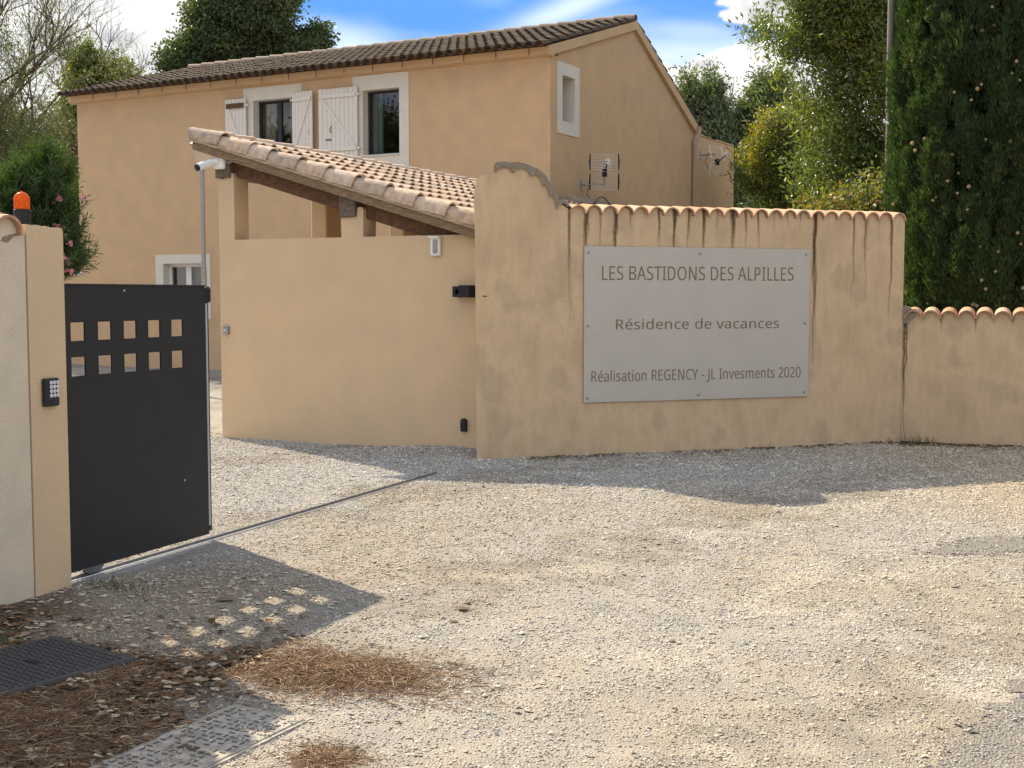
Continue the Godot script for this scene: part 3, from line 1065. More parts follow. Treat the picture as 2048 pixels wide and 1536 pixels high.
func sliding_gate() -> void:
	var at := frame(GATE_X, GATE_AT)
	var t := thing("sliding_gate", "anthracite sliding gate leaf with two rows of square openings", "gate", at)
	var holes := []
	for k in range(-6, 5):
		var x := 0.012 + 0.2108 * (k)
		holes.append([x, x + 0.106, 1.302, 1.402])
		holes.append([x, x + 0.106, 1.111, 1.214])
	var mb := MB.new()
	mb.panel(-1.55, 1.185, 0.045, 1.603, 0.012, 0.020, holes)
	obj("leaf_panel", mb, M.gate_paint, t)
	mb = MB.new()
	mb.cbox(Vector3(-1.55, 1.6, -0.026), Vector3(1.185, 1.612, 0.026), 0.003)
	obj("top_rail", mb, M.gate_paint, t)
	mb = MB.new()
	mb.cbox(Vector3(1.186, 1.50, -0.032), Vector3(1.24, 1.603, 0.03), 0.012)
	mb.cbox(Vector3(1.19, 0.06, -0.03), Vector3(1.238, 1.50, 0.008), 0.006)
	obj("end_post", mb, M.black_plastic, t)
	mb = MB.new()
	mb.cbox(Vector3(1.187, 0.10, 0.009), Vector3(1.203, 1.497, 0.024), 0.003)
	obj("rubber_seal", mb, M.grey_rubber, t)
	for x in [0.13, -1.2]:
		mb = MB.new()
		mb.prism(PackedVector2Array([Vector2(x - 0.08, 0.05), Vector2(x - 0.06, 0.028), Vector2(x - 0.02, 0.018), Vector2(x + 0.05, 0.02), Vector2(x + 0.08, 0.035), Vector2(x + 0.09, 0.05)]), -0.018, 0.03)
		obj("wheel_bracket", mb, M.rail_steel, t)
	for p in [Vector2(0.95, 0.42), Vector2(0.44, 1.575)]:
		mb = MB.new()
		mb.t = Transform3D(Basis(Vector3.RIGHT, PI / 2), Vector3(p.x, p.y, 0.022))
		mb.lathe([Vector2(0.007, 0.0), Vector2(0.006, 0.003), Vector2(0.0, 0.004)], 10)
		obj("bolt", mb, M.grey_rubber, t)
	# track
	t = thing("gate_track", "steel ground rail of the sliding gate crossing the gravel", "rail", at)
	mb = MB.new()
	mb.cbox(Vector3(-1.6, -0.02, -0.035), Vector3(4.42, 0.006, 0.035), 0.003)
	obj("rail_plate", mb, M.rail_steel, t)
	mb = MB.new()
	mb.tube([Vector3(-1.6, 0.010, 0), Vector3(4.42, 0.010, 0)], [0.010, 0.010], 10)
	obj("rail_bar", mb, M.rail_steel, t)
	mb = MB.new()
	mb.cbox(Vector3(-1.6, -0.02, 0.036), Vector3(4.42, 0.010, 0.044), 0.002)
	obj("edge_angle", mb, M.steel_bright, t)
	mb = MB.new()
	var strip := PackedVector2Array()
	for k in 24:
		strip.append(Vector2(-0.8 + k * 0.085, -0.046))
	for k in 24:
		strip.append(Vector2(-0.8 + (23 - k) * 0.085, -(0.10 + 0.075 * clampf(1.3 - (23 - k) * 0.06, 0.0, 1.0) + rng.randf_range(-0.02, 0.02))))
	mb.t = Transform3D(Basis(Vector3.RIGHT, -PI / 2), Vector3.ZERO)
	mb.prism(strip, -0.04, 0.003)
	obj("concrete_bed", mb, M.concrete, t)

func sign_board() -> void:
	var at := frame(Vector3(4.441, 0, -1.49), Vector3(-0.325, 0, -11.692)) * Transform3D(Basis(), Vector3(1.066, 0.512, 0.012))
	var t := thing("sign_board", "large grey metal sign reading LES BASTIDONS DES ALPILLES on the tall wall", "sign", at)
	var mb := MB.new()
	mb.cbox(Vector3(0, 0, 0), Vector3(2.476, 1.504, 0.008), 0.0015)
	obj("plate", mb, M.sign_metal, t)
	var font := SystemFont.new()
	font.font_names = PackedStringArray(["Droid Sans"])
	for l in [["LES BASTIDONS DES ALPILLES", 0.183, 2.286, 1.182, 0.134], ["Résidence de vacances", 0.332, 2.127, 0.704, 0.097], ["Réalisation REGENCY - JL Invesments 2020", 0.078, 2.386, 0.200, 0.105]]:
		var tm := TextMesh.new()
		tm.font = font
		tm.text = l[0]
		tm.font_size = 64
		tm.pixel_size = 0.002
		tm.depth = 0.002
		tm.curve_step = 1.0
		var box := tm.get_aabb()
		# cap height from a capital alone
		var cap := TextMesh.new()
		cap.font = font
		cap.text = "E"
		cap.font_size = 64
		cap.pixel_size = 0.002
		cap.depth = 0.002
		var cb := cap.get_aabb()
		var o := obj("lettering", tm, M.engraved, t)
		var sx: float = (l[2] - l[1]) / box.size.x
		var sy: float = l[4] / cb.size.y
		o.scale = Vector3(sx, sy, 1.0)
		o.position = Vector3(l[1] - box.position.x * sx, l[3] - cb.position.y * sy, 0.0082)
	mb = MB.new()
	mb.t = Transform3D(Basis(Vector3.RIGHT, PI / 2), Vector3.ZERO)
	mb.lathe([Vector2(0.015, 0.0), Vector2(0.015, 0.003), Vector2(0.009, 0.007), Vector2(0.0, 0.0075)], 10)
	var screw := mb.mesh()
	for p in [Vector2(0.041, 1.446), Vector2(1.228, 1.448), Vector2(2.428, 1.45), Vector2(0.04, 0.742), Vector2(2.424, 0.752), Vector2(0.038, 0.047), Vector2(1.228, 0.05), Vector2(2.43, 0.05)]:
		var o := obj("screw", screw, M.galvanised, t)
		o.position = Vector3(p.x, p.y, 0.008)

# ---------------------------------------------------------------- shelter
const SH_AT := Vector3(-3.157, 0, -13.555)
const SH_X := Vector3(0.907, 0, 0.421)
const SLOPE := 0.2998

func deck(u: float) -> float:
	return 3.250 - SLOPE * (u + 0.306)

# a tile laid on a roof plane: along = downhill unit vector, up = normal
func tile_at(at: Vector3, along: Vector3, up: Vector3, lift: float) -> Transform3D:
	var x := (along + up * lift).normalized()
	var y := (up - along * lift).normalized()
	return Transform3D(Basis(x, y, x.cross(y)), at)

# spots: transforms; the 300 that lie nearest to the camera become single tiles, the others one mass
func lay_tiles(called: String, spots: Array, mesh_: ArrayMesh, mats: Array, parent: Node3D, world: Transform3D) -> void:
	var eye := world.affine_inverse() * Vector3(0, 1.55, 0)
	var order := range(spots.size())
	order.sort_custom(func(a, b): return spots[a].origin.distance_squared_to(eye) < spots[b].origin.distance_squared_to(eye))
	for k in mini(300, order.size()):
		var o := obj(called, mesh_, M[mats[rng.randi() % mats.size()]], parent)
		o.transform = spots[order[k]]
	if order.size() > 300:
		for q in mats.size():
			var mb := MB.new()
			var arr := mesh_.surface_get_arrays(0)
			for k in range(300 + q, order.size(), mats.size()):
				var t: Transform3D = spots[order[k]]
				var v: PackedVector3Array = arr[Mesh.ARRAY_VERTEX]
				var n: PackedVector3Array = arr[Mesh.ARRAY_NORMAL]
				mb.v.append_array(t * v)
				for i in n.size():
					mb.n.append(t.basis * n[i])
				mb.u.append_array(arr[Mesh.ARRAY_TEX_UV])
				mb.c.append_array(arr[Mesh.ARRAY_COLOR])
			if mb.v.size():
				var o := obj("far_" + called + "s", mb, M[mats[q]], parent)
				o.set_meta("kind", "stuff")

func shelter() -> void:
	var at := frame(SH_X, SH_AT)
	var t := thing("open_shelter", "open beige rendered shelter with a sloping clay tile roof beside the gateway", "shelter", at)
	var mb := MB.new()
	mb.panel(0.0, 3.24, -0.1, 2.14, -0.25, 0.0, [])
	obj("front_wall", mb, M.stucco, t)
	mb = MB.new()
	mb.t = Transform3D(Basis(), Vector3.ZERO)
	mb.prism(PackedVector2Array([Vector2(0.0, 2.14), Vector2(0.205, 2.14), Vector2(0.205, 2.80), Vector2(0.19, 2.845), Vector2(0.16, 2.86), Vector2(0.10, 2.86), Vector2(0.085, 2.79), Vector2(0.0, 2.79)]), -0.25, 0.0)
	obj("post", mb, M.stucco, t)
	mb = MB.new()
	mb.prism(PackedVector2Array([Vector2(1.552, 2.14), Vector2(1.81, 2.14), Vector2(1.815, 2.42), Vector2(1.80, 2.44), Vector2(1.76, 2.445), Vector2(1.745, 2.43), Vector2(1.735, 2.345), Vector2(1.545, 2.335)]), -0.25, 0.0)
	obj("post", mb, M.stucco, t)
	for v in [1.75, 3.6, 5.55, 7.5]:
		mb = MB.new()
		mb.cbox(Vector3(0.0, -0.1, -v - 0.38), Vector3(0.22, 2.80, -v), 0.012)
		obj("post", mb, M.stucco, t)
	mb = MB.new()
	mb.box(Vector3(0.0, -0.1, -9.2), Vector3(0.2, 1.0, -0.26))
	obj("side_wall", mb, M.stucco, t)
	# timbers
	mb = MB.new()
	mb.cbox(Vector3(-0.02, 2.80, -9.2), Vector3(0.17, 2.985, 0.03), 0.006)
	obj("purlin", mb, M.wood_grey, t)
	mb = MB.new()
	mb.cbox(Vector3(1.545, 2.345, -9.2), Vector3(1.735, 2.60, 0.035), 0.006)
	obj("purlin", mb, M.wood_grey, t)
	var bar := func(u0: float, u1: float, lo: float, hi: float, z0: float, z1: float) -> MB:
		var m := MB.new()
		m.prism(PackedVector2Array([Vector2(u0, deck(u0) - lo), Vector2(u1, deck(u1) - lo), Vector2(u1, deck(u1) - hi), Vector2(u0, deck(u0) - hi)]), z0, z1)
		return m
	obj("barge_board", bar.call(-0.25, 3.2, 0.125, 0.035, 0.075, 0.11), M.wood_weathered, t)
	obj("barge_batten", bar.call(-0.27, 3.2, 0.035, 0.005, 0.065, 0.13), M.wood_batten, t)
	obj("rafter", bar.call(0.02, 3.24, 0.285, 0.075, -0.17, -0.06), M.wood_dark, t)
	for k in 8:
		obj("rafter", bar.call(-0.2, 3.4, 0.16, 0.065, -1.4 - k * 1.05, -1.3 - k * 1.05), M.wood_dark, t)
	obj("roof_boarding", bar.call(-0.27, 3.5, 0.065, 0.01, -9.3, 0.075), M.wood_dark, t)
	obj("lean_to_boarding", bar.call(0.16, 3.5, 0.065, 0.01, -14.5, -9.31), M.wood_dark, t)
	# roof
	var roof := Node3D.new()
	roof.name = "roof"
	t.add_child(roof)
	mb = MB.new()
	mb.prism(PackedVector2Array([Vector2(-0.27, deck(-0.27)), Vector2(3.5, deck(3.5)), Vector2(3.5, deck(3.5) + 0.012), Vector2(-0.27, deck(-0.27) + 0.012)]), -9.3, 0.13)
	mb.prism(PackedVector2Array([Vector2(0.16, deck(0.16)), Vector2(3.5, deck(3.5)), Vector2(3.5, deck(3.5) + 0.012), Vector2(0.16, deck(0.16) + 0.012)]), -14.5, -9.3)
	obj("channel_bed", mb, M.clay_1, roof)
	var along := Vector3(1, -SLOPE, 0).normalized()
	var up := Vector3(SLOPE, 1, 0).normalized()
	mb = MB.new()
	mb.half_tile(0.43, 0.076, 0.090, 0.013, 7)
	var tile := mb.mesh()
	var spots := []
	for k in range(1, 67):
		var z := 0.02 - 0.213 * k
		for r in 10:
			var u := -0.29 + r * 0.352 + rng.randf_range(-0.01, 0.01)
			if z < -9.2 and u < 0.12:
				continue
			spots.append(tile_at(Vector3(u, deck(u) + 0.012, z + rng.randf_range(-0.006, 0.006)), along, up, 0.052 + rng.randf_range(-0.006, 0.01)))
	lay_tiles("roof_tile", spots, tile, ["clay_0", "clay_1", "clay_2", "clay_3"], roof, at)
	# big verge tiles along the rake
	mb = MB.new()
	mb.half_tile(0.45, 0.092, 0.118, 0.016, 10, 0.03)
	var verge := mb.mesh()
	var vu := -0.33
	for k in 10:
		var o := obj("verge_tile", verge, M[["clay_3", "clay_0", "clay_2", "clay_3", "clay_0", "clay_2"][k % 6]], roof)
		o.transform = tile_at(Vector3(vu, deck(vu) + 0.012, 0.028), along, up, 0.048 + rng.randf_range(-0.006, 0.012))
		o.rotate_object_local(Vector3.UP, rng.randf_range(-0.02, 0.02))
		vu += [0.385, 0.24, 0.36, 0.335, 0.35, 0.355, 0.35, 0.355, 0.36, 0.35][k]
	mb = MB.new()
	mb.prism(PackedVector2Array([Vector2(-0.26, deck(-0.26)), Vector2(3.25, deck(3.25)), Vector2(3.25, deck(3.25) + 0.05), Vector2(-0.26, deck(-0.26) + 0.05)]), 0.05, 0.118)
	obj("mortar_bed", mb, M.stucco_pale, roof)
	# high edge of the roof, and the flashing where the lean-to meets the gable
	mb = MB.new()
	mb.half_tile(0.43, 0.085, 0.095, 0.013, 7)
	var cap := mb.mesh()
	for k in 24:
		var o := obj("edge_tile", cap, M["clay_%d" % (k % 4)], roof)
		o.transform = Transform3D(Basis(Vector3(0, 0.02, -1).normalized(), Vector3(0, 1, 0.02).normalized(), Vector3(1, 0, 0)), Vector3(-0.245, deck(-0.245) + 0.03, -0.12 - k * 0.383))
	mb = MB.new()
	mb.prism(PackedVector2Array([Vector2(0.14, deck(0.14) + 0.0), Vector2(0.32, deck(0.32) + 0.06), Vector2(0.32, deck(0.32) + 0.13), Vector2(0.14, deck(0.14) + 0.20)]), -14.5, -9.45)
	obj("flashing", mb, M.mortar, roof)

	# ---- things fixed to the shelter
	var cm := thing("security_camera", "white bullet security camera on the timber end of the shelter roof", "camera", at * Transform3D(Basis(), Vector3(0.075, 2.95, 0.032)))
	mb = MB.new()
	mb.cbox(Vector3(-0.075, -0.06, 0.0), Vector3(0.065, 0.075, 0.055), 0.015)
	obj("junction_box", mb, M.white_plastic, cm)
	mb = MB.new()
	mb.tube([Vector3(-0.01, 0.02, 0.05), Vector3(-0.045, 0.015, 0.085), Vector3(-0.085, -0.005, 0.10)], [0.026, 0.022, 0.022], 12)
	obj("arm", mb, M.white_plastic, cm)
	var aim := Vector3(-0.38, -0.33, 0.86).normalized()
	var side := aim.cross(Vector3.UP).normalized()
	var body := Transform3D(Basis(side, aim, side.cross(aim)), Vector3(-0.07, -0.002, 0.10))
	mb = MB.new()
	mb.t = body
	mb.lathe([Vector2(0.0, -0.03), Vector2(0.030, -0.028), Vector2(0.036, -0.01), Vector2(0.037, 0.152), Vector2(0.0, 0.152)], 20)
	obj("camera_body", mb, M.white_plastic, cm)
	mb = MB.new()
	mb.t = body
	mb.lathe([Vector2(0.0385, 0.1525), Vector2(0.0385, 0.176), Vector2(0.030, 0.180), Vector2(0.016, 0.180), Vector2(0.012, 0.174), Vector2(0.0, 0.174)], 20)
	obj("lens_face", mb, M.black_plastic, cm)
	mb = MB.new()
	mb.t = body
	for k in 8:
		var a0 := PI * (0.12 + 0.76 * k / 8.0)
		var a1 := PI * (0.12 + 0.76 * (k + 1) / 8.0)
		for s in [0.040, 0.0415]:
			var p0 := Vector3(cos(a0) * s, -0.02, sin(a0) * s)
			var p1 := Vector3(cos(a1) * s, -0.02, sin(a1) * s)
			mb.quad(p0, p1, p1 + Vector3(0, 0.18, 0), p0 + Vector3(0, 0.18, 0))
	obj("sun_shield", mb, M.white_plastic, cm)
	mb = MB.new()
	mb.tube([Vector3(0.06, 0.03, 0.03), Vector3(0.11, 0.0, 0.02), Vector3(0.16, 0.03, -0.01), Vector3(0.2, 0.06, -0.03)], [0.004, 0.004, 0.004, 0.004], 6)
	obj("cable", mb, M.white_plastic, cm)

	var wl := thing("motion_sensor", "white motion sensor with grey lens and visor high on the shelter wall", "sensor", at * Transform3D(Basis(), Vector3(2.66, 1.935, 0.001)))
	mb = MB.new()
	mb.cbox(Vector3(-0.052, 0.0, 0.0), Vector3(0.055, 0.185, 0.05), 0.012)
	obj("housing", mb, M.white_plastic, wl)
	mb = MB.new()
	mb.t = Transform3D(Basis(), Vector3(0.008, 0.022, 0.046)) * Transform3D(Basis().scaled(Vector3(0.8, 1, 0.55)), Vector3.ZERO)
	mb.lathe([Vector2(0.0, 0.0), Vector2(0.03, 0.004), Vector2(0.036, 0.02), Vector2(0.036, 0.12), Vector2(0.028, 0.135), Vector2(0.0, 0.137)], 18)
	obj("lens", mb, M.grey_plastic, wl)
	mb = MB.new()
	mb.cbox(Vector3(-0.055, 0.172, 0.0), Vector3(0.06, 0.192, 0.085), 0.006)
	obj("visor", mb, M.white_plastic, wl)

	var gc := thing("gate_catch", "black stepped metal gate catch on the shelter wall beside the tall pillar", "gate catch", at * Transform3D(Basis(), Vector3(2.885, 1.53, 0.0)))
	mb = MB.new()
	mb.panel(0.0, 0.10, 0.0, 0.105, 0.0, 0.10, [[0.03, 0.11, 0.03, 0.075]])
	obj("catch_plate", mb, M.black_plastic, gc)
	mb = MB.new()
	mb.cbox(Vector3(0.085, -0.003, 0.0), Vector3(0.20, 0.115, 0.14), 0.004)
	obj("guide_block", mb, M.black_plastic, gc)

	var ks := thing("key_switch", "small grey metal key switch low on the shelter wall edge", "switch", at * Transform3D(Basis(), Vector3(0.085, 1.125, 0.0)))
	mb = MB.new()
	mb.cbox(Vector3(-0.033, 0.0, 0.0), Vector3(0.033, 0.085, 0.035), 0.006)
	obj("box", mb, M.galvanised, ks)
	mb = MB.new()
	mb.t = Transform3D(Basis(Vector3.RIGHT, PI / 2), Vector3(0, 0.045, 0.035))
	mb.lathe([Vector2(0.014, 0.0), Vector2(0.014, 0.006), Vector2(0.011, 0.008), Vector2(0.0, 0.008)], 14)
	obj("key_barrel", mb, M.steel_bright, ks)
	mb = MB.new()
	mb.box(Vector3(-0.035, 0.078, 0.0), Vector3(0.035, 0.088, 0.045))
	obj("hood", mb, M.grey_plastic, ks)

	var pc := thing("photocell", "small black round-topped gate photocell low on the shelter wall", "photocell", at * Transform3D(Basis(), Vector3(2.965, 0.205, 0.0)))
	mb = MB.new()
	var prof := PackedVector2Array([Vector2(-0.03, 0.0), Vector2(0.03, 0.0)])
	for k in 9:
		prof.append(Vector2(0.03 * cos(PI * k / 8.0), 0.10 + 0.03 * sin(PI * k / 8.0)))
	mb.prism(prof, 0.0, 0.038)
	obj("housing", mb, M.black_plastic, pc)
	mb = MB.new()
	mb.t = Transform3D(Basis(Vector3.RIGHT, PI / 2), Vector3(0, 0.095, 0.038))
	mb.lathe([Vector2(0.018, 0.0), Vector2(0.016, 0.004), Vector2(0.0, 0.008)], 14)
	obj("lens", mb, M.dark_frame, pc)

	# black cables draped from the lean-to roof
	mb = MB.new()
	var cable := func(pts: Array) -> void:
		var c := Curve3D.new()
		for p in pts:
			c.add_point(p)
		for i in pts.size():
			var tan_: Vector3 = (pts[mini(i + 1, pts.size() - 1)] - pts[maxi(i - 1, 0)]) / 5.0
			c.set_point_in(i, -tan_)
			c.set_point_out(i, tan_)
		c.bake_interval = 0.06
		var b := Array(c.get_baked_points())
		var rr := []
		rr.resize(b.size())
		rr.fill(0.010)
		mb.tube(b, rr, 6)
	cable.call([Vector3(0.30, deck(0.3) + 0.10, -9.6), Vector3(0.34, deck(0.34) + 0.13, -10.2), Vector3(0.27, deck(0.27) + 0.28, -10.9), Vector3(0.30, deck(0.30) + 0.10, -11.5), Vector3(0.34, deck(0.34) + 0.08, -12.6), Vector3(0.40, deck(0.40) + 0.07, -14.2)])
	tag(obj("drooping_cable", mb, M.black_plastic), "black cable lying along the lean-to roof below the gable", "cable")
	get_child(get_child_count() - 1).transform = at

# ---------------------------------------------------------------- house
const H_AT := Vector3(0.672, 0, -22.165)
const H_X := Vector3(0.88, 0, 0.475)

func shutter(parent: Node3D, x0: float, x1: float, y0: float, y1: float, hinge: float, yaw: float, top_fitting: bool) -> void:
	# hinge: -1 hinged on the side of x0, 1 on the side of x1
	var s := Node3D.new()
	s.name = "shutter"
	parent.add_child(s, true)
	var w := x1 - x0
	var px := x0 if hinge < 0 else x1
	s.transform = Transform3D(Basis(Vector3.UP, yaw), Vector3(px, y0, 0.05))
	var off := 0.0 if hinge < 0 else -w
	var count := int(round(w / 0.095))
	var pw := w / count
	var mb := MB.new()
	mb.cbox(Vector3(0.0025, 0, 0), Vector3(pw - 0.0025, y1 - y0, 0.026), 0.004)
	var plank := mb.mesh()
	for k in count:
		var o := obj("plank", plank, M.shutter_paint, s)
		o.position = Vector3(off + k * pw, rng.randf_range(-0.003, 0.003), rng.randf_range(0.0, 0.003))
	var h := y1 - y0
	for y in [h * 0.085, h * 0.86]:
		mb = MB.new()
		mb.cbox(Vector3(off + 0.025, y, 0.0295), Vector3(off + w - 0.02, y + 0.085, 0.052), 0.006)
		obj("cross_rail", mb, M.shutter_paint, s)
	# diagonal brace
	var a := Vector2(off + w - 0.06, h * 0.085 + 0.088)
	var b := Vector2(off + 0.08, h * 0.86 - 0.003)
	if hinge < 0:
		a = Vector2(off + 0.06, h * 0.085 + 0.088)
		b = Vector2(off + w - 0.08, h * 0.86 - 0.003)
	var d := (b - a).normalized()
	var n := Vector2(-d.y, d.x) * 0.028
	mb = MB.new()
	mb.prism(PackedVector2Array([a + n, a - n, b - n, b + n]), 0.0295, 0.05)
	obj("brace", mb, M.shutter_paint, s)
	mb = MB.new()
	var hx := off + w * (0.34 if hinge > 0 else 0.86)
	mb.tube([Vector3(hx, h * 0.36, 0.03), Vector3(hx - 0.012, h * 0.38, 0.06), Vector3(hx - 0.012, h * 0.42, 0.065), Vector3(hx, h * 0.45, 0.03)], [0.009, 0.008, 0.008, 0.009], 8)
	obj("pull_handle", mb, M.black_plastic if hinge > 0 else M.shutter_paint, s)
	if hinge > 0:
		mb = MB.new()
		mb.cbox(Vector3(hx - 0.14, h * 0.25, 0.03), Vector3(hx, h * 0.265, 0.045), 0.003)
		obj("latch_bar", mb, M.black_plastic, s)
	for y in [h * 0.085 + 0.03, h * 0.86 + 0.03]:
		mb = MB.new()
		var e := off + w if hinge > 0 else off
		var q := 1.0 if hinge > 0 else -1.0
		mb.cbox(Vector3(minf(e, e + q * 0.05), y - 0.012, 0.005), Vector3(maxf(e, e + q * 0.05), y + 0.03, 0.035), 0.004)
		obj("hinge", mb, M.shutter_paint, s)
	if top_fitting:
		mb = MB.new()
		mb.cbox(Vector3(off + 0.05, h * 0.86 - 0.01, 0.053), Vector3(off + w - 0.03, h * 0.86 + 0.09, 0.062), 0.004)
		obj("bare_rail_board", mb, M.wood_dark, s)

func trim(parent: Node3D, x0: float, x1: float, y0: float, y1: float, hole: Array, z0: float, z1: float) -> void:
	var mb := MB.new()
	mb.panel(x0, x1, y0, y1, z0, z1, [hole])
	obj("painted_surround", mb, M.white_paint, parent)

func window_part(house: Node3D, hole: Array, sur: Array, leaves: int, frame_mat: Material, recess: float, side_frame: float, curtain_side: Array) -> Node3D:
	var w := Node3D.new()
	w.name = "window"
	house.add_child(w, true)
	trim(w, sur[0], sur[1], sur[2], sur[3], hole, 0.002, 0.012)
	var mb := MB.new()
	# lining of the reveal, a hand's width of white paint
	var e := 0.004
	mb.box(Vector3(hole[0], hole[2] + e, -recess), Vector3(hole[0] + e, hole[3] - e, 0.010))
	mb.box(Vector3(hole[1] - e, hole[2] + e, -recess), Vector3(hole[1], hole[3] - e, 0.010))
	mb.box(Vector3(hole[0], hole[3] - e, -recess), Vector3(hole[1], hole[3], 0.010))
	obj("reveal", mb, M.white_paint, w)
	mb = MB.new()
	mb.cbox(Vector3(hole[0], hole[2], -recess), Vector3(hole[1], hole[2] + 0.03, 0.035), 0.006)
	obj("sill", mb, M.white_paint, w)
	var holes := []
	var fw := side_frame
	var lw: float = (hole[1] - hole[0]) / leaves
	for k in leaves:
		holes.append([hole[0] + k * lw + fw, hole[0] + (k + 1) * lw - fw, hole[2] + 0.03 + fw, hole[3] - fw])
	mb = MB.new()
	mb.panel(hole[0], hole[1], hole[2] + 0.03, hole[3], -recess - 0.06, -recess, holes)
	obj("frame", mb, frame_mat, w)
	for h in holes:
		mb = MB.new()
		mb.box(Vector3(h[0] - 0.01, h[2] - 0.01, -recess - 0.035), Vector3(h[1] + 0.01, h[3] + 0.01, -recess - 0.029))
		obj("pane", mb, M.glass, w)
	for c in curtain_side:
		mb = MB.new()
		var prev := Vector3.ZERO
		for k in 25:
			var x: float = lerpf(c[0], c[1], k / 24.0)
			var p := Vector3(x, 0, -recess - 0.14 + 0.025 * sin(k * 1.9))
			if k:
				mb.quad(Vector3(prev.x, hole[2], prev.z), Vector3(p.x, hole[2], p.z), Vector3(p.x, hole[3], p.z), Vector3(prev.x, hole[3], prev.z))
			prev = p
		obj("curtain", mb, M[c[2]], w)
	return w

func house() -> void:
	var at := frame(H_X, H_AT)
	var t := thing("house", "two-storey beige rendered house with white shutters and a weathered clay tile roof", "house", at)
	var w1 := [-6.64, -5.60, 4.17, 5.42]
	var w2 := [-3.985, -3.15, 4.17, 5.42]
	var w3 := [-9.13, -8.04, 1.22, 2.21]
	var mb := MB.new()
	mb.panel(-11.56, 0.0, -0.1, 5.75, -0.3, 0.0, [w1, w2, w3])
	obj("facade_wall", mb, M.stucco_house, t)
	var gable := Transform3D(Basis(Vector3(0, 0, -1), Vector3(0, 1, 0), Vector3(1, 0, 0)), Vector3.ZERO)
	var gw := [0.46, 0.975, 4.65, 5.46]
	mb = MB.new()
	mb.t = gable
	mb.panel(0.3, 7.2, -0.1, 5.25, -0.3, 0.0, [[0.46, 0.975, 4.65, 5.25]])
	# upper part with the slope, holding the head of the small window
	mb.prism(PackedVector2Array([Vector2(0.3, 5.25), Vector2(0.46, 5.25), Vector2(0.46, 5.46), Vector2(0.975, 5.46), Vector2(0.975, 5.25), Vector2(7.2, 5.25), Vector2(3.69, 6.86), Vector2(0.3, 5.84)]), -0.3, 0.0)
	obj("gable_wall", mb, M.stucco_house, t)
	mb = MB.new()
	mb.box(Vector3(-11.56, -0.1, -7.2), Vector3(-11.26, 5.6, -0.3))
	mb.box(Vector3(-11.26, -0.1, -7.2), Vector3(-0.3, 5.3, -6.9))
	obj("rear_walls", mb, M.stucco_house, t)
	mb = MB.new()
	mb.box(Vector3(-11.26, 2.75, -6.9), Vector3(-0.3, 2.95, -0.3))
	mb.box(Vector3(-11.26, 0.02, -3.2), Vector3(-0.3, 5.4, -3.0))
	mb.box(Vector3(-11.26, -0.05, -6.9), Vector3(-0.3, 0.05, -0.3))
	obj("inner_floor", mb, M.room, t)
	mb = MB.new()
	var prof := PackedVector2Array([Vector2(0.0, 5.70), Vector2(0.05, 5.71)])
	for k in 6:
		var a := PI / 2 * k / 5.0
		prof.append(Vector2(0.05 + 0.08 * sin(a), 5.80 - 0.08 * cos(a)))
	prof.append_array([Vector2(0.145, 5.865), Vector2(0.0, 5.865)])
	mb.t = Transform3D(Basis(Vector3(0, 0, 1), Vector3(0, 1, 0), Vector3(-1, 0, 0)), Vector3.ZERO)
	mb.prism(prof, -0.06, 11.7)
	obj("cornice", mb, M.stucco_house, t)
	mb = MB.new()
	mb.t = gable
	var band := PackedVector2Array([Vector2(-0.16, 5.72), Vector2(-0.13, 5.70), Vector2(-0.02, 5.70), Vector2(0.08, 5.76), Vector2(3.69, 6.83), Vector2(7.14, 5.24), Vector2(7.3, 5.20), Vector2(7.34, 5.36), Vector2(3.71, 7.01), Vector2(-0.16, 5.865)])
	mb.prism(band, 0.002, 0.065)
	obj("verge_band", mb, M.stucco_house, t)

	# roof
	var roof := Node3D.new()
	roof.name = "roof"
	t.add_child(roof)
	var k_ := (7.0 - 5.88) / 3.87
	var rh := func(s: float) -> float: return 5.88 + k_ * (s + 0.16)
	mb = MB.new()
	mb.t = gable
	mb.prism(PackedVector2Array([Vector2(-0.16, rh.call(-0.16) - 0.03), Vector2(3.71, 6.97), Vector2(7.34, 5.33), Vector2(7.34, 5.39), Vector2(3.71, 7.03), Vector2(-0.16, rh.call(-0.16) + 0.02)]), -11.72, 0.0)
	mb.t = gable
	obj("channel_bed", mb, M.old_clay_1, roof)
	var along := Vector3(0, -k_, 1).normalized()
	var up := Vector3(0, 1, k_).normalized()
	mb = MB.new()
	mb.half_tile(0.42, 0.070, 0.088, 0.014, 6)
	var tile := mb.mesh()
	var spots := []
	for i in 59:
		var x := 0.0 - 0.199 * i
		for r in 12:
			var s := 3.66 - r * 0.338 + rng.randf_range(-0.012, 0.012)
			spots.append(tile_at(Vector3(x + rng.randf_range(-0.008, 0.008), rh.call(s) + 0.012, -s), along, up, 0.055 + rng.randf_range(-0.01, 0.014)))
	lay_tiles("roof_tile", spots, tile, ["old_clay_0", "old_clay_1", "old_clay_2", "old_clay_3"], roof, at)
	# drip ends of the channel tiles along the eave
	mb = MB.new()
	mb.half_tile(0.22, 0.085, 0.085, 0.014, 6)
	var drip := mb.mesh()
	for i in 58:
		var o := obj("channel_tile", drip, M.eave_clay, roof)
		var ax := Vector3(0, -k_, 1).normalized()
		var ay := Vector3(0, -1, -k_).normalized()
		o.transform = Transform3D(Basis(ax, ay, ax.cross(ay)), Vector3(-0.0995 - 0.199 * i, rh.call(-0.02) + 0.075, 0.02 + rng.randf_range(0.0, 0.02)))
	mb = MB.new()
	mb.half_tile(0.45, 0.095, 0.112, 0.015, 8)
	var ridge := mb.mesh()
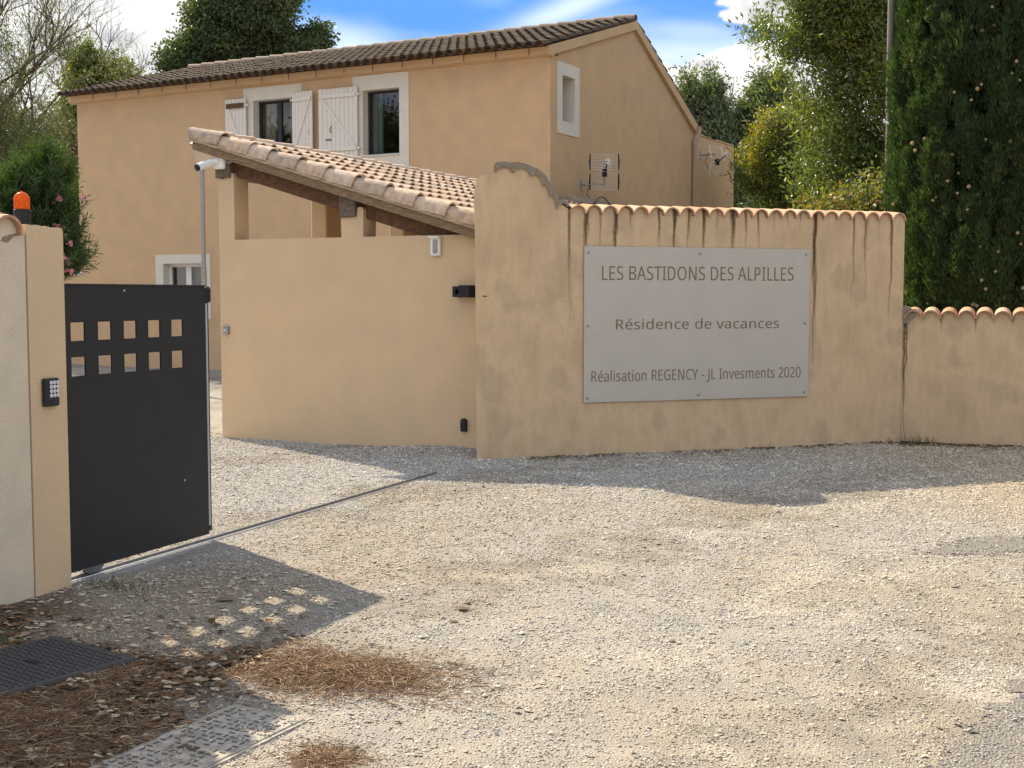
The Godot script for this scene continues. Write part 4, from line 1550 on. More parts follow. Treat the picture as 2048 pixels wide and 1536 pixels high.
	for i in 28:
		var o := obj("ridge_tile", ridge, M.ridge_clay, roof)
		o.transform = tile_at(Vector3(0.03 - (i + 1) * 0.418 + 0.43, 7.045, -3.71), Vector3(-1, 0, 0), Vector3.UP, 0.03)
	# rear slope tiles seen edge-on along the verge
	var along2 := Vector3(0, -(7.03 - 5.39) / 3.63, -1).normalized()
	var up2 := Vector3(0, 1, -(7.03 - 5.39) / 3.63).normalized()
	for r in 11:
		var o := obj("roof_tile", tile, M["old_clay_%d" % (r % 4)], roof)
		var s := 3.78 + r * 0.32
		o.transform = tile_at(Vector3(-0.03, 7.035 - (s - 3.71) * 0.452, -s), along2, up2, 0.045)

	window_part(t, w1, [-6.88, -5.42, 3.95, 5.67], 2, M.dark_frame, 0.17, 0.05, [[-6.58, -6.30, "curtain"], [-5.95, -5.66, "curtain"]])
	window_part(t, w2, [-4.21, -2.94, 3.95, 5.695], 1, M.dark_frame, 0.17, 0.045, [[-3.95, -3.72, "curtain_green"]])
	window_part(t, w3, [-9.34, -7.83, 1.05, 2.395], 2, M.white_plastic, 0.17, 0.07, [[-9.05, -8.12, "curtain"]])
	shutter(t, -7.31, -6.77, 4.19, 5.475, 1.0, 0.0, true)
	shutter(t, -5.61, -5.08, 4.19, 5.49, -1.0, -0.10, false)
	shutter(t, -4.955, -4.06, 4.19, 5.495, 1.0, 0.03, false)
	# small gable window
	var w := Node3D.new()
	w.name = "window"
	t.add_child(w, true)
	mb = MB.new()
	mb.t = gable
	mb.panel(0.26, 1.17, 4.42, 5.68, 0.002, 0.012, [gw])
	obj("painted_surround", mb, M.white_paint, w)
	mb = MB.new()
	mb.t = gable
	mb.box(Vector3(0.46, 4.654, -0.25), Vector3(0.464, 5.456, 0.01))
	mb.box(Vector3(0.971, 4.654, -0.25), Vector3(0.975, 5.456, 0.01))
	mb.box(Vector3(0.464, 5.456, -0.25), Vector3(0.971, 5.46, 0.01))
	mb.box(Vector3(0.46, 4.65, -0.25), Vector3(0.975, 4.654, 0.014))
	obj("reveal", mb, M.white_paint, w)
	mb = MB.new()
	mb.t = gable
	mb.panel(0.46, 0.975, 4.654, 5.456, -0.31, -0.25, [[0.51, 0.925, 4.70, 5.41]])
	obj("frame", mb, M.dark_frame, w)
	mb = MB.new()
	mb.t = gable
	mb.box(Vector3(0.50, 4.69, -0.285), Vector3(0.935, 5.42, -0.279))
	obj("pane", mb, M.glass, w)
	# iron ties under the eave
	mb = MB.new()
	mb.box(Vector3(-0.006, -0.07, 0), Vector3(0.006, 0.06, 0.006))
	var tie := mb.mesh()
	for k in 17:
		var o := obj("gutter_hook", tie, M.eave_clay, t)
		o.position = Vector3(-0.35 - k * 0.66, 5.80, 0.146)
	# downpipe at the far corner of the gable
	mb = MB.new()
	mb.tube([Vector3(0.10, 5.34, -7.28), Vector3(0.10, 5.22, -7.28), Vector3(0.09, 5.08, -7.20), Vector3(0.06, 4.98, -7.12), Vector3(0.06, 4.9, -7.12), Vector3(0.06, -0.05, -7.12)], [0.06, 0.055, 0.052, 0.052, 0.05, 0.05], 12)
	obj("downpipe", mb, M.pipe_paint, t)
	for y in [4.85, 3.9, 2.9, 1.6]:
		mb = MB.new()
		mb.t.origin = Vector3(0.06, y, -7.12)
		mb.lathe([Vector2(0.051, 0.0), Vector2(0.058, 0.002), Vector2(0.058, 0.04), Vector2(0.051, 0.042)], 12)
		obj("pipe_clip", mb, M.pipe_paint, t)

	# garden wall running on from the corner of the house
	var gwall := thing("boundary_wall", "plain beige garden wall running left from the house corner behind the oleander", "wall", at)
	mb = MB.new()
	mb.cbox(Vector3(-17.0, -0.1, -0.5), Vector3(-11.565, 2.0, -0.25), 0.02)
	obj("wall_body", mb, M.stucco_house, gwall)

	# flat-topped annex behind
	var an := thing("annex", "plain beige rendered annex with a flat parapet behind the gable", "annex", at)
	mb = MB.new()
	mb.cbox(Vector3(-5.0, -0.1, -10.15), Vector3(-0.02, 5.19, -7.36), 0.03)
	obj("wall_body", mb, M.stucco_house, an)
	mb = MB.new()
	mb.t = gable
	mb.prism(PackedVector2Array([Vector2(7.36, 5.191), Vector2(8.9, 5.191), Vector2(7.36, 5.24)]), -0.3, -0.021)
	mb.prism(PackedVector2Array([Vector2(8.9, 5.191), Vector2(10.12, 5.191), Vector2(10.12, 5.225), Vector2(8.9, 5.225)]), -0.3, -0.021)
	obj("parapet_cap", mb, M.stucco_house, an)

	antenna(at * gable * Vector3(1.29, 3.58, 0.0), Vector3(1.70, 3.62, -23.25), -0.06, "grid television antenna with two panels on an arm against the gable", at, M.black_plastic)
	antenna(at * gable * Vector3(7.75, 4.75, -0.02), Vector3(4.62, 4.40, -28.75), 0.85, "pale grid television antenna seen from the side on the annex wall", at, M.white_plastic)

func antenna(base: Vector3, head: Vector3, yaw: float, label: String, house_at: Transform3D, bar: Material) -> void:
	var t := thing("television_antenna", label, "antenna", Transform3D(Basis(), base))
	var out_ := house_at.basis.x
	var mb := MB.new()
	mb.t = Transform3D(Basis(-house_at.basis.z, Vector3.UP, house_at.basis.x), Vector3.ZERO)
	mb.cbox(Vector3(-0.05, -0.10, 0.002), Vector3(0.05, 0.10, 0.012), 0.003)
	obj("wall_plate", mb, M.galvanised, t)
	mb = MB.new()
	var h := head - base
	mb.tube([out_ * 0.01, out_ * 0.12 + Vector3(0, 0.0, 0), Vector3(h.x, 0.0, h.z)], [0.016, 0.016, 0.016], 8)
	mb.tube([Vector3(h.x, -0.03, h.z), Vector3(h.x, h.y + 0.35, h.z)], [0.014, 0.014], 8)
	obj("arm", mb, M.galvanised, t)
	var g := Transform3D(Basis(Vector3.UP, yaw), h)
	for k in 2:
		var p := Node3D.new()
		p.name = "reflector_panel"
		t.add_child(p, true)
		p.transform = g * Transform3D(Basis(Vector3.RIGHT, -0.22 if k == 0 else 0.22), Vector3(0, 0.18 + (0.19 if k == 0 else -0.17), 0.04))
		mb = MB.new()
		for i in 8:
			var y := -0.15 + i * 0.3 / 7.0
			mb.tube([Vector3(-0.27, y, 0), Vector3(0.27, y, 0)], [0.0045, 0.0045], 5)
		obj("rods", mb, M.rod_metal, p)
		for s in [-1.0, 1.0]:
			mb = MB.new()
			mb.prism(PackedVector2Array([Vector2(s * 0.25, -0.155), Vector2(s * 0.27, -0.155), Vector2(s * 0.283, 0.0), Vector2(s * 0.27, 0.155), Vector2(s * 0.25, 0.155)]), -0.006, 0.006)
			obj("end_bar", mb, bar, p)
	mb = MB.new()
	mb.t = g
	mb.tube([Vector3(0, 0.14, 0.06), Vector3(0.06, 0.36, 0.30)], [0.014, 0.012], 8)
	mb.box(Vector3(-0.04, 0.10, 0.02), Vector3(0.05, 0.24, 0.09))
	obj("boom", mb, M.black_plastic, t)
	mb = MB.new()
	mb.t = g
	for i in 5:
		var q := 0.2 + i * 0.2
		var c := Vector3(0.06 * q, 0.14 + 0.22 * q, 0.06 + 0.24 * q)
		mb.tube([c + Vector3(-0.09, 0.02, 0), c + Vector3(0.09, -0.01, 0)], [0.006, 0.006], 5)
	mb.box(Vector3(0.04, 0.30, 0.22), Vector3(0.09, 0.40, 0.30))
	obj("dipole_elements", mb, M.white_plastic, t)
	mb = MB.new()
	var pts := [Vector3(h.x, 0.0, h.z), Vector3(h.x * 0.5, 0.02, h.z * 0.5), out_ * 0.10 + Vector3(0.05, -0.02, 0.0), out_ * 0.05 + Vector3(0.05, -0.16, 0), out_ * 0.04 + Vector3(0.20, -0.36, -0.12), out_ * 0.03 + Vector3(0.30, -0.46, -0.25)]
	mb.tube(pts, [0.006, 0.006, 0.006, 0.006, 0.006, 0.006], 6)
	obj("cable", mb, M.black_plastic, t)

# ---------------------------------------------------------------- plants
# a spray of leaves: count leaves within radius, each of length l and width w
func leaf_spray(count: int, radius: float, l: float, w: float, seed_: int, droop := 0.0, upright := 0.0) -> ArrayMesh:
	var r := RandomNumberGenerator.new()
	r.seed = seed_
	var mb := MB.new()
	for k in count:
		var p := Vector3(r.randfn(0, 0.5), r.randfn(0, 0.5), r.randfn(0, 0.5)) * radius
		var d := Vector3(r.randf_range(-1, 1), r.randf_range(-1, 1) - droop + upright * 2.2, r.randf_range(-1, 1)).normalized()
		var s := d.cross(Vector3(r.randf_range(-1, 1), r.randf_range(-1, 1), r.randf_range(-1, 1))).normalized()
		var n := s.cross(d)
		var ll := l * r.randf_range(0.65, 1.25)
		var ww := w * r.randf_range(0.7, 1.2)
		var f := r.randf_range(0.7, 1.25)
		mb.col = Color(f, f, f * r.randf_range(0.8, 1.1))
		var mid := p + d * ll * 0.45 - n * ww * 0.25
		var tip := p + d * ll - n * ll * 0.12
		mb.tri(p, mid + s * ww / 2 + n * ww * 0.2, tip)
		mb.tri(p, tip, mid - s * ww / 2 + n * ww * 0.2)
	return mb.mesh()

func limb(mb: MB, from: Vector3, dir: Vector3, length: float, radius: float, depth: int, r: RandomNumberGenerator, tips: Array, spread := 0.55, lift := 0.12) -> void:
	var pts := [from]
	var rad := [radius]
	var p := from
	var d := dir
	var n := 4
	for k in n:
		d = (d + Vector3(r.randfn(0, 0.16), r.randfn(0, 0.10) + lift * 0.4, r.randfn(0, 0.16))).normalized()
		p += d * length / n
		pts.append(p)
		rad.append(lerpf(radius, radius * 0.55, (k + 1.0) / n))
	mb.tube(pts, rad, 6 if depth > 2 else (5 if depth > 1 else 4), false)
	if depth <= 1:
		tips.append([pts[2], d])
		tips.append([p, d])
	if depth == 0:
		return
	var kids := 2 + int(r.randf() < 0.6) + int(depth > 2)
	for k in kids:
		var from_k: Vector3 = pts[2 + r.randi() % 3] if k else p
		var side := Vector3(r.randfn(0, 1), r.randfn(0, 0.5) + lift * 2.0, r.randfn(0, 1)).normalized()
		var nd := (d + side * spread * r.randf_range(0.7, 1.5)).normalized()
		limb(mb, from_k, nd, length * r.randf_range(0.58, 0.82), radius * r.randf_range(0.42, 0.6), depth - 1, r, tips, spread, lift)

# lobes: [centre, radii, sprays]; tint: base colour, second colour with its share
func crown(parent: Node3D, lobes: Array, spray: ArrayMesh, material: Material, base: Color, other: Color, share: float, seed_: int, hollow := 0.45, gap := 0.0, scale_ := 1.0) -> void:
	var r := RandomNumberGenerator.new()
	r.seed = seed_
	var g := FastNoiseLite.new()
	g.seed = seed_
	g.frequency = 0.55
	var places := []
	var tints := []
	for l in lobes:
		var made := 0
		var tries := 0
		while made < l[2] and tries < l[2] * 6:
			tries += 1
			var d := Vector3(r.randfn(0, 1), r.randfn(0, 1), r.randfn(0, 1)).normalized()
			var q := pow(r.randf_range(hollow, 1.0), 0.6)
			var p: Vector3 = l[0] + d * l[1] * q * (1.0 + 0.22 * g.get_noise_3dv((l[0] + d * l[1]) * 2.6))
			if g.get_noise_3dv(p * 2.2 + Vector3(50, 0, 0)) < gap - 0.35 or p.y < 0.05:
				continue
			made += 1
			var b := Basis.from_euler(Vector3(r.randf_range(-0.5, 0.5), r.randf() * TAU, r.randf_range(-0.5, 0.5))).scaled(Vector3.ONE * r.randf_range(0.75, 1.25) * scale_)
			places.append(Transform3D(b, p))
			var c := base.lerp(other, 1.0 if g.get_noise_3dv(p * 1.3 - Vector3(9, 0, 0)) * 0.5 + 0.5 + r.randf_range(-0.25, 0.25) < share else r.randf() * 0.15)
			var f := r.randf_range(0.75, 1.25)
			tints.append(Color(c.r * f, c.g * f, c.b * f))
	var o := multi("crown", spray, material, places, tints, parent)

func tree(called: String, label: String, at: Vector3, height: float, radius: float, branches: int, seed_: int, bark: Material, spread: float, depth := 3, first := 0.35, group := "", reach := 0.55) -> Array:
	var t := thing(called, label, "tree", Transform3D(Basis(), at), group)
	var r := RandomNumberGenerator.new()
	r.seed = seed_
	var mb := MB.new()
	var tips := []
	var pts := []
	var rad := []
	var p := Vector3(0, -0.15, 0)
	for k in 8:
		pts.append(p)
		rad.append(lerpf(radius, radius * 0.35, k / 7.0))
		p += Vector3(r.randfn(0, 0.05) * height / 7.0, height / 7.0, r.randfn(0, 0.05) * height / 7.0)
	mb.tube(pts, rad, 10)
	for k in branches:
		var f := first + (1.0 - first) * (k + 0.5) / branches
		var i := clampi(int(f * 7), 0, 6)
		var from: Vector3 = pts[i].lerp(pts[i + 1], f * 7 - i)
		var a := k * 2.4 + r.randf() * 0.6
		limb(mb, from, Vector3(cos(a) * spread, 0.6, sin(a) * spread).normalized(), height * 0.34 * reach * (1.25 - f * 0.6), radius * 0.5 * (1.2 - f * 0.6), depth, r, tips)
	obj("trunk", mb, bark, t)
	return [t, tips]

func plants() -> void:
	var ash_leaf := leaf_spray(16, 0.24, 0.105, 0.032, 201, 0.5)
	var small_leaf := leaf_spray(18, 0.26, 0.075, 0.035, 202, 0.2)
	var willow_leaf := leaf_spray(16, 0.26, 0.12, 0.026, 203, 0.1, 0.25)
	var bay_leaf := leaf_spray(18, 0.28, 0.13, 0.06, 204, 0.3)
	var far_leaf := leaf_spray(16, 0.36, 0.16, 0.06, 205, 0.1, 0.2)
	var gran := Color(0.175, 0.235, 0.085)

	# ash behind the sign wall
	var a := tree("ash_tree", "large ash tree with glossy green leaves rising behind the tall sign wall", Vector3(6.5, 0, -21.0), 5.6, 0.17, 8, 301, M.bark, 0.75)
	var L := []
	L.append([Vector3(-0.6, 5.0, 0.2), Vector3(1.45, 1.3, 1.3), 1500])
	L.append([Vector3(-1.55, 6.2, 0.0), Vector3(1.05, 0.75, 1.0), 800])
	L.append([Vector3(-0.35, 6.6, 0.3), Vector3(1.5, 1.0, 1.2), 950])
	L.append([Vector3(-1.0, 3.6, 0.1), Vector3(1.0, 0.7, 0.9), 560])
	L.append([Vector3(0.2, 3.3, 0.4), Vector3(1.2, 0.9, 1.0), 800])
	L.append([Vector3(1.4, 5.2, -0.5), Vector3(1.4, 1.6, 1.2), 700])
	L.append([Vector3(0.3, 2.2, 0.2), Vector3(1.3, 0.7, 0.9), 600])
	crown(a[0], L, ash_leaf, M.leaf_glossy, gran, Color(0.30, 0.31, 0.07), 0.36, 401, 0.1, 0.31)
	# yellowing ash further back
	a = tree("ash_tree", "smaller ash tree with yellowing leaves between the gable and the large ash", Vector3(6.35, 0, -29.0), 4.9, 0.13, 7, 302, M.bark, 0.7)
	L = [[Vector3(0.0, 4.9, 0), Vector3(1.0, 1.05, 0.9), 900], [Vector3(-0.6, 4.5, 0.2), Vector3(0.7, 0.75, 0.8), 480], [Vector3(0.9, 5.0, 0.1), Vector3(0.9, 0.6, 0.7), 420], [Vector3(0.25, 3.4, 0.2), Vector3(0.95, 0.8, 0.8), 560], [Vector3(0.4, 2.1, 0.2), Vector3(1.1, 0.9, 0.8), 500]]
	crown(a[0], L, small_leaf, M.leaf, Color(0.15, 0.19, 0.055), Color(0.46, 0.36, 0.05), 0.36, 402, 0.2, 0.2)
	# rusty shrubby maple low behind the wall
	a = tree("maple_tree", "low maple with rust tinged leaves just behind the tall sign wall", Vector3(5.35, 0, -18.2), 2.3, 0.08, 6, 303, M.bark, 0.8, 2)
	L = [[Vector3(0.0, 2.55, 0), Vector3(0.75, 0.7, 0.7), 620], [Vector3(-0.75, 2.4, 0.1), Vector3(0.7, 0.6, 0.6), 480], [Vector3(0.55, 2.7, -0.2), Vector3(0.7, 0.75, 0.6), 480], [Vector3(-0.1, 1.6, 0), Vector3(0.8, 0.6, 0.6), 250]]
	crown(a[0], L, leaf_spray(16, 0.19, 0.075, 0.045, 206, 0.3), M.leaf, Color(0.21, 0.245, 0.085), Color(0.31, 0.20, 0.08), 0.26, 403, 0.2, 0.12)
	# dark evergreens that close the view behind
	for q in [[Vector3(8.2, 0, -36.0), 5.0, 1.7, "dark evergreen tree standing behind the yellowing ash", 31], [Vector3(11.5, 0, -33.0), 4.4, 2.0, "dark evergreen tree standing behind the large ash and the mast", 32]]:
		a = tree("evergreen_tree", q[3], q[0], q[1] * 0.8, 0.14, 6, q[4], M.bark, 0.6, 2)
		L = [[Vector3(0, q[1] * 0.66, 0), Vector3(q[2], q[1] * 0.33, q[2]), 1500], [Vector3(0.3, q[1] * 0.3, 0), Vector3(q[2] * 1.1, q[1] * 0.3, q[2]), 1100]]
		crown(a[0], L, far_leaf, M.leaf, Color(0.08, 0.12, 0.055), Color(0.13, 0.165, 0.06), 0.25, 404 + q[4], 0.2, 0.02)
	# spiry poplars beyond the gable
	var spire := [[7.0, -45.0, 9.6, 1.15], [8.5, -46.5, 9.0, 1.1], [9.6, -45.5, 9.7, 1.1], [11.0, -47.0, 9.0, 1.1], [6.2, -47.5, 9.0, 1.0]]
	for k in spire.size():
		var s: Array = spire[k]
		var lab: String = ["grey green poplar with thin spires just beyond the gable verge", "short grey green poplar between two taller poplars beyond the gable", "slender tall grey green poplar behind the yellowing ash", "grey green poplar standing furthest from the gable in its row", "grey green poplar half hidden by the gable verge"][k]
		a = tree("poplar_tree", lab, Vector3(s[0], 0, s[1]), s[2] * 0.86, 0.16, 10, 310 + k, M.bark_pale, 0.25, 2, 0.25, "poplars beyond the gable")
		L = []
		for i in 6:
			L.append([Vector3(rng.randf_range(-0.4, 0.4), s[2] * (0.25 + 0.09 * i), rng.randf_range(-0.3, 0.3)), Vector3(s[3] * 1.2, 1.3, s[3] * 1.1), 380])
		for i in 8:
			var b := Vector3(rng.randf_range(-0.9, 0.9) * s[3], s[2] * rng.randf_range(0.76, 0.90), rng.randf_range(-0.5, 0.5))
			L.append([b, Vector3(0.26, s[2] * 0.12, 0.26), 120])
		crown(a[0], L, far_leaf, M.leaf, Color(0.15, 0.195, 0.11), Color(0.21, 0.25, 0.14), 0.4, 420 + k, 0.1, 0.1, 1.0)

	# bay tree over the ridge
	a = tree("bay_tree", "broad dark green tree rising behind the house roof ridge", Vector3(-8.1, 0, -38.0), 8.4, 0.28, 9, 320, M.bark, 0.6)
	L = [[Vector3(0.1, 9.2, 0), Vector3(1.5, 1.5, 1.4), 1300], [Vector3(-1.6, 8.55, 0), Vector3(0.85, 0.85, 0.9), 520], [Vector3(1.85, 8.85, 0.1), Vector3(0.85, 0.6, 0.8), 420], [Vector3(2.35, 9.3, 0.1), Vector3(0.3, 0.45, 0.4), 90], [Vector3(0.1, 7.6, 0), Vector3(2.3, 0.9, 1.6), 800], [Vector3(-0.9, 10.2, 0), Vector3(0.8, 0.9, 0.9), 460], [Vector3(0.9, 10.4, 0), Vector3(0.9, 1.2, 0.9), 560], [Vector3(-0.2, 11.2, 0), Vector3(0.9, 0.9, 0.9), 420]]
	crown(a[0], L, bay_leaf, M.leaf_glossy, Color(0.085, 0.12, 0.06), Color(0.16, 0.19, 0.09), 0.34, 430, 0.2, 0.29)
	# sparse, half-dead trees on the left
	a = tree("sparse_tree", "tall thinly leaved tree with bare grey twigs left of the house", Vector3(-12.75, 0, -31.0), 8.6, 0.12, 15, 331, M.bark, 0.62, 4, 0.28, "", 0.75)
	sparse_crown(a[0], a[1], willow_leaf, 0.55, Color(0.18, 0.205, 0.125), 441, 8.5)
	L = [[Vector3(-0.3, 5.9, 0), Vector3(1.2, 1.5, 1.1), 430], [Vector3(0.9, 5.2, 0), Vector3(1.1, 0.9, 1.0), 420], [Vector3(0.3, 3.8, 0), Vector3(1.5, 1.2, 1.2), 520], [Vector3(-0.4, 7.8, 0), Vector3(0.9, 1.2, 0.8), 260]]
	crown(a[0], L, willow_leaf, M.leaf, Color(0.17, 0.195, 0.12), Color(0.25, 0.26, 0.14), 0.35, 442, 0.1, 0.22)
	a = tree("dead_tree", "leafless dead tree with forked twigs above the house eave", Vector3(-12.2, 0, -37.5), 8.0, 0.15, 8, 332, M.bark, 0.4, 4, 0.6, "", 0.62)
	a = tree("dead_tree", "thin leafless sapling next to the broad tree behind the ridge", Vector3(-11.25, 0, -39.5), 7.6, 0.08, 5, 333, M.bark_pale, 0.45, 3, 0.7, "", 0.4)
	a = tree("evergreen_tree", "bright green bushy tree with yellow patches left of the house", Vector3(-11.9, 0, -36.0), 5.6, 0.2, 8, 334, M.bark, 0.7)
	L = [[Vector3(0.1, 6.7, 0), Vector3(1.3, 1.1, 1.0), 1100], [Vector3(-0.15, 7.9, 0.3), Vector3(0.40, 0.85, 0.4), 340], [Vector3(0.6, 7.5, 0), Vector3(0.75, 0.9, 0.6), 460], [Vector3(1.6, 7.0, 0), Vector3(1.1, 0.6, 0.8), 560], [Vector3(-0.5, 5.2, 0), Vector3(1.5, 1.2, 1.2), 800], [Vector3(0.5, 3.6, 0), Vector3(1.6, 1.4, 1.2), 700]]
	crown(a[0], L, small_leaf, M.leaf, Color(0.13, 0.175, 0.055), Color(0.34, 0.30, 0.07), 0.35, 443, 0.2, 0.05, 1.25)
	a = tree("evergreen_tree", "dusty olive green tree far behind the sparse tree", Vector3(-15.2, 0, -38.0), 6.4, 0.2, 8, 335, M.bark, 0.7)
	L = [[Vector3(0.4, 4.6, 0), Vector3(2.0, 1.6, 1.2), 900], [Vector3(0.6, 2.6, 0), Vector3(2.2, 1.6, 1.4), 900], [Vector3(-0.6, 6.4, 0), Vector3(1.4, 1.1, 1.2), 500]]
	crown(a[0], L, far_leaf, M.leaf, Color(0.14, 0.165, 0.085), Color(0.22, 0.22, 0.10), 0.35, 444, 0.2, 0.12)

	cypress()
	oleander()

	# unseen trees added right of the cypress, blocking sky light from the gable
	var shade_belt := [[Vector3(13.5, 0, -19.0), 9.5, 3.0], [Vector3(15.5, 0, -26.0), 10.5, 3.4], [Vector3(13.0, 0, -13.0), 8.5, 2.6]]
	for k in shade_belt.size():
		var q: Array = shade_belt[k]
		a = tree("evergreen_tree", ["unseen dark evergreen added beyond the cypress to shade the gable", "tallest unseen evergreen added beyond the cypress to shade the gable", "unseen dark evergreen added beyond the low wall end to shade the gable"][k], q[0], q[1] * 0.75, 0.3, 7, 350 + k, M.bark, 0.6, 2, 0.25, "unseen evergreens added beyond the cypress")
		crown(a[0], [[Vector3(0, q[1] * 0.55, 0), Vector3(q[2], q[1] * 0.47, q[2]), 2600]], far_leaf, M.leaf, Color(0.075, 0.11, 0.05), Color(0.12, 0.15, 0.055), 0.3, 460 + k, 0.3, 0.0, 1.7)

	# trees across the lane, mirrored in the upper windows
	var mirror := [[Vector3(-27.0, 0, -11.5), 8.6, 1.9], [Vector3(-33.0, 0, -9.0), 10.2, 2.2], [Vector3(-31.0, 0, -14.5), 8.4, 2.0]]
	for k in mirror.size():
		var q: Array = mirror[k]
		a = tree("plane_tree", ["plane tree across the lane nearest the left wall", "tallest plane tree across the lane", "smallest plane tree across the lane"][k], q[0], q[1] * 0.75, 0.3, 7, 340 + k, M.bark_pale, 0.6, 2, 0.35, "plane trees across the lane")
		crown(a[0], [[Vector3(0, q[1] * 0.68, 0), Vector3(q[2], q[1] * 0.34, q[2]), 1300]], far_leaf, M.leaf, Color(0.07, 0.10, 0.035), Color(0.12, 0.14, 0.04), 0.3, 450 + k, 0.3, 0.05, 1.5)

func sparse_crown(t: Node3D, tips: Array, spray: ArrayMesh, keep: float, base: Color, seed_: int, below: float) -> void:
	var r := RandomNumberGenerator.new()
	r.seed = seed_
	var places := []
	var tints := []
	for tip in tips:
		var p: Vector3 = tip[0]
		var chance := keep * (1.0 if p.y < 5.5 else 0.45)
		if p.y > below or r.randf() > chance:
			continue
		for k in 2:
			places.append(Transform3D(Basis.from_euler(Vector3(r.randf(), r.randf() * TAU, r.randf())).scaled(Vector3.ONE * r.randf_range(0.6, 1.1)), p + Vector3(r.randfn(0, 0.08), r.randfn(0, 0.08), r.randfn(0, 0.08))))
			var f := r.randf_range(0.7, 1.3)
			tints.append(Color(base.r * f, base.g * f, base.b * f))
	multi("twig_leaves", spray, M.leaf, places, tints, t)

func cypress() -> void:
	var t := thing("cypress_tree", "dense dark green cypress dotted with small round cones behind the low wall", "tree", Transform3D(Basis(), Vector3(6.02, 0, -15.55)))
	var mb := MB.new()
	mb.tube([Vector3(0, -0.15, 0), Vector3(0.02, 2.0, 0), Vector3(-0.02, 5.0, 0), Vector3(0, 9.0, 0)], [0.16, 0.14, 0.10, 0.02], 10)
	obj("trunk", mb, M.bark, t)
	# feathery upright sprays
	var r := RandomNumberGenerator.new()
	r.seed = 501
	mb = MB.new()
	for k in 26:
		var p := Vector3(r.randfn(0, 0.035), r.randf_range(-0.02, 0.16), r.randfn(0, 0.035))
		var d := Vector3(p.x * 7.0 + r.randfn(0, 0.3), 0.75 + r.randf() * 0.5, p.z * 7.0 + r.randfn(0, 0.3)).normalized()
		var s := d.cross(Vector3(r.randf_range(-1, 1), 0.2, r.randf_range(-1, 1))).normalized()
		var l := r.randf_range(0.05, 0.11)
		var w := r.randf_range(0.008, 0.015)
		var f := r.randf_range(0.6, 1.35)
		mb.col = Color(f, f, f)
		mb.tri(p - s * w, p + s * w, p + d * l)
		var s2 := s.cross(d)
		mb.tri(p - s2 * w * 0.8 + d * 0.01, p + s2 * w * 0.8 + d * 0.01, p + d * l * 0.85)
	var spray := mb.mesh()
	var g := FastNoiseLite.new()
	g.seed = 7
	g.frequency = 0.5
	var radius := func(y: float, a: float) -> float:
		var f := clampf((y - 1.15) / 8.1, 0.0, 1.0)
		var base: float = 1.24 * pow(sin(PI * pow(clampf(0.13 + f * 0.87, 0.0, 1.0), 0.62)), 0.62)
		return base * (1.0 + 0.13 * g.get_noise_3d(cos(a) * 3.0, y * 0.9, sin(a) * 3.0) + 0.11 * g.get_noise_3d(cos(a) * 8.0, y * 3.0, sin(a) * 8.0))
	var places := []
	var tints := []
	# upright flame-shaped tufts, each made of many sprays, with dark gaps between
	for k in 1150:
		var y := 1.0 + 7.2 * pow(r.randf(), 1.25)
		var a := r.randf() * TAU
		var rr: float = radius.call(y, a)
		var c := Vector3(cos(a) * rr * 0.93, y, sin(a) * rr * 0.93)
		var l := r.randf_range(0.28, 0.62)
		var fat := r.randf_range(0.07, 0.13)
		var warm := maxf(0.0, r.randf() - 0.7)
		var tone_ := r.randf_range(0.8, 1.25)
		for j in 24:
			var f := r.randf()
			var w := fat * sin(PI * clampf(f * 0.85 + 0.12, 0, 1))
			var p := c + Vector3(cos(a) * 0.10 * f + r.randfn(0, 0.5) * w, (f - 0.3) * l, sin(a) * 0.10 * f + r.randfn(0, 0.5) * w)
			var lean := Vector3(cos(a) * 0.3 + r.randfn(0, 0.2), 1.0, sin(a) * 0.3 + r.randfn(0, 0.2)).normalized()
			var x := lean.cross(Vector3(r.randf_range(-1, 1), 0.1, r.randf_range(-1, 1))).normalized()
			places.append(Transform3D(Basis(x, lean, x.cross(lean)).scaled(Vector3.ONE * r.randf_range(0.55, 0.95)), p))
			var q := tone_ * r.randf_range(0.75, 1.25)
			tints.append(Color(0.070 * q, 0.120 * q, 0.045 * q).lerp(Color(0.14, 0.14, 0.05), warm))
	# inner mass
	for k in 5000:
		var y := 1.2 + 7.2 * pow(r.randf(), 1.25)
		var a := r.randf() * TAU
		var rr: float = radius.call(y, a) * r.randf_range(0.62, 0.88)
		places.append(Transform3D(Basis(Vector3.UP, a).scaled(Vector3.ONE * 1.5), Vector3(cos(a) * rr, y, sin(a) * rr)))
		tints.append(Color(0.070, 0.120, 0.045))
	var o := multi("crown", spray, M.leaf, places, tints, t)
	mb = MB.new()
	mb.lathe([Vector2(0.0, -0.021), Vector2(0.015, -0.015), Vector2(0.021, 0.0), Vector2(0.015, 0.015), Vector2(0.0, 0.021)], 7)
	var cone := mb.mesh()
	for k in 170:
		var y := 1.3 + 4.4 * r.randf()
		var a := PI / 2 + r.randf_range(-1.6, 1.6)
		var rr: float = radius.call(y, a) * r.randf_range(0.96, 1.07)
		var c := obj("cypress_cone", cone, M.cone_scale, t)
		c.position = Vector3(cos(a) * rr, y, sin(a) * rr)
		c.scale = Vector3.ONE * r.randf_range(0.75, 1.3)
		c.rotation = Vector3(r.randf() * 3, r.randf() * 3, 0)

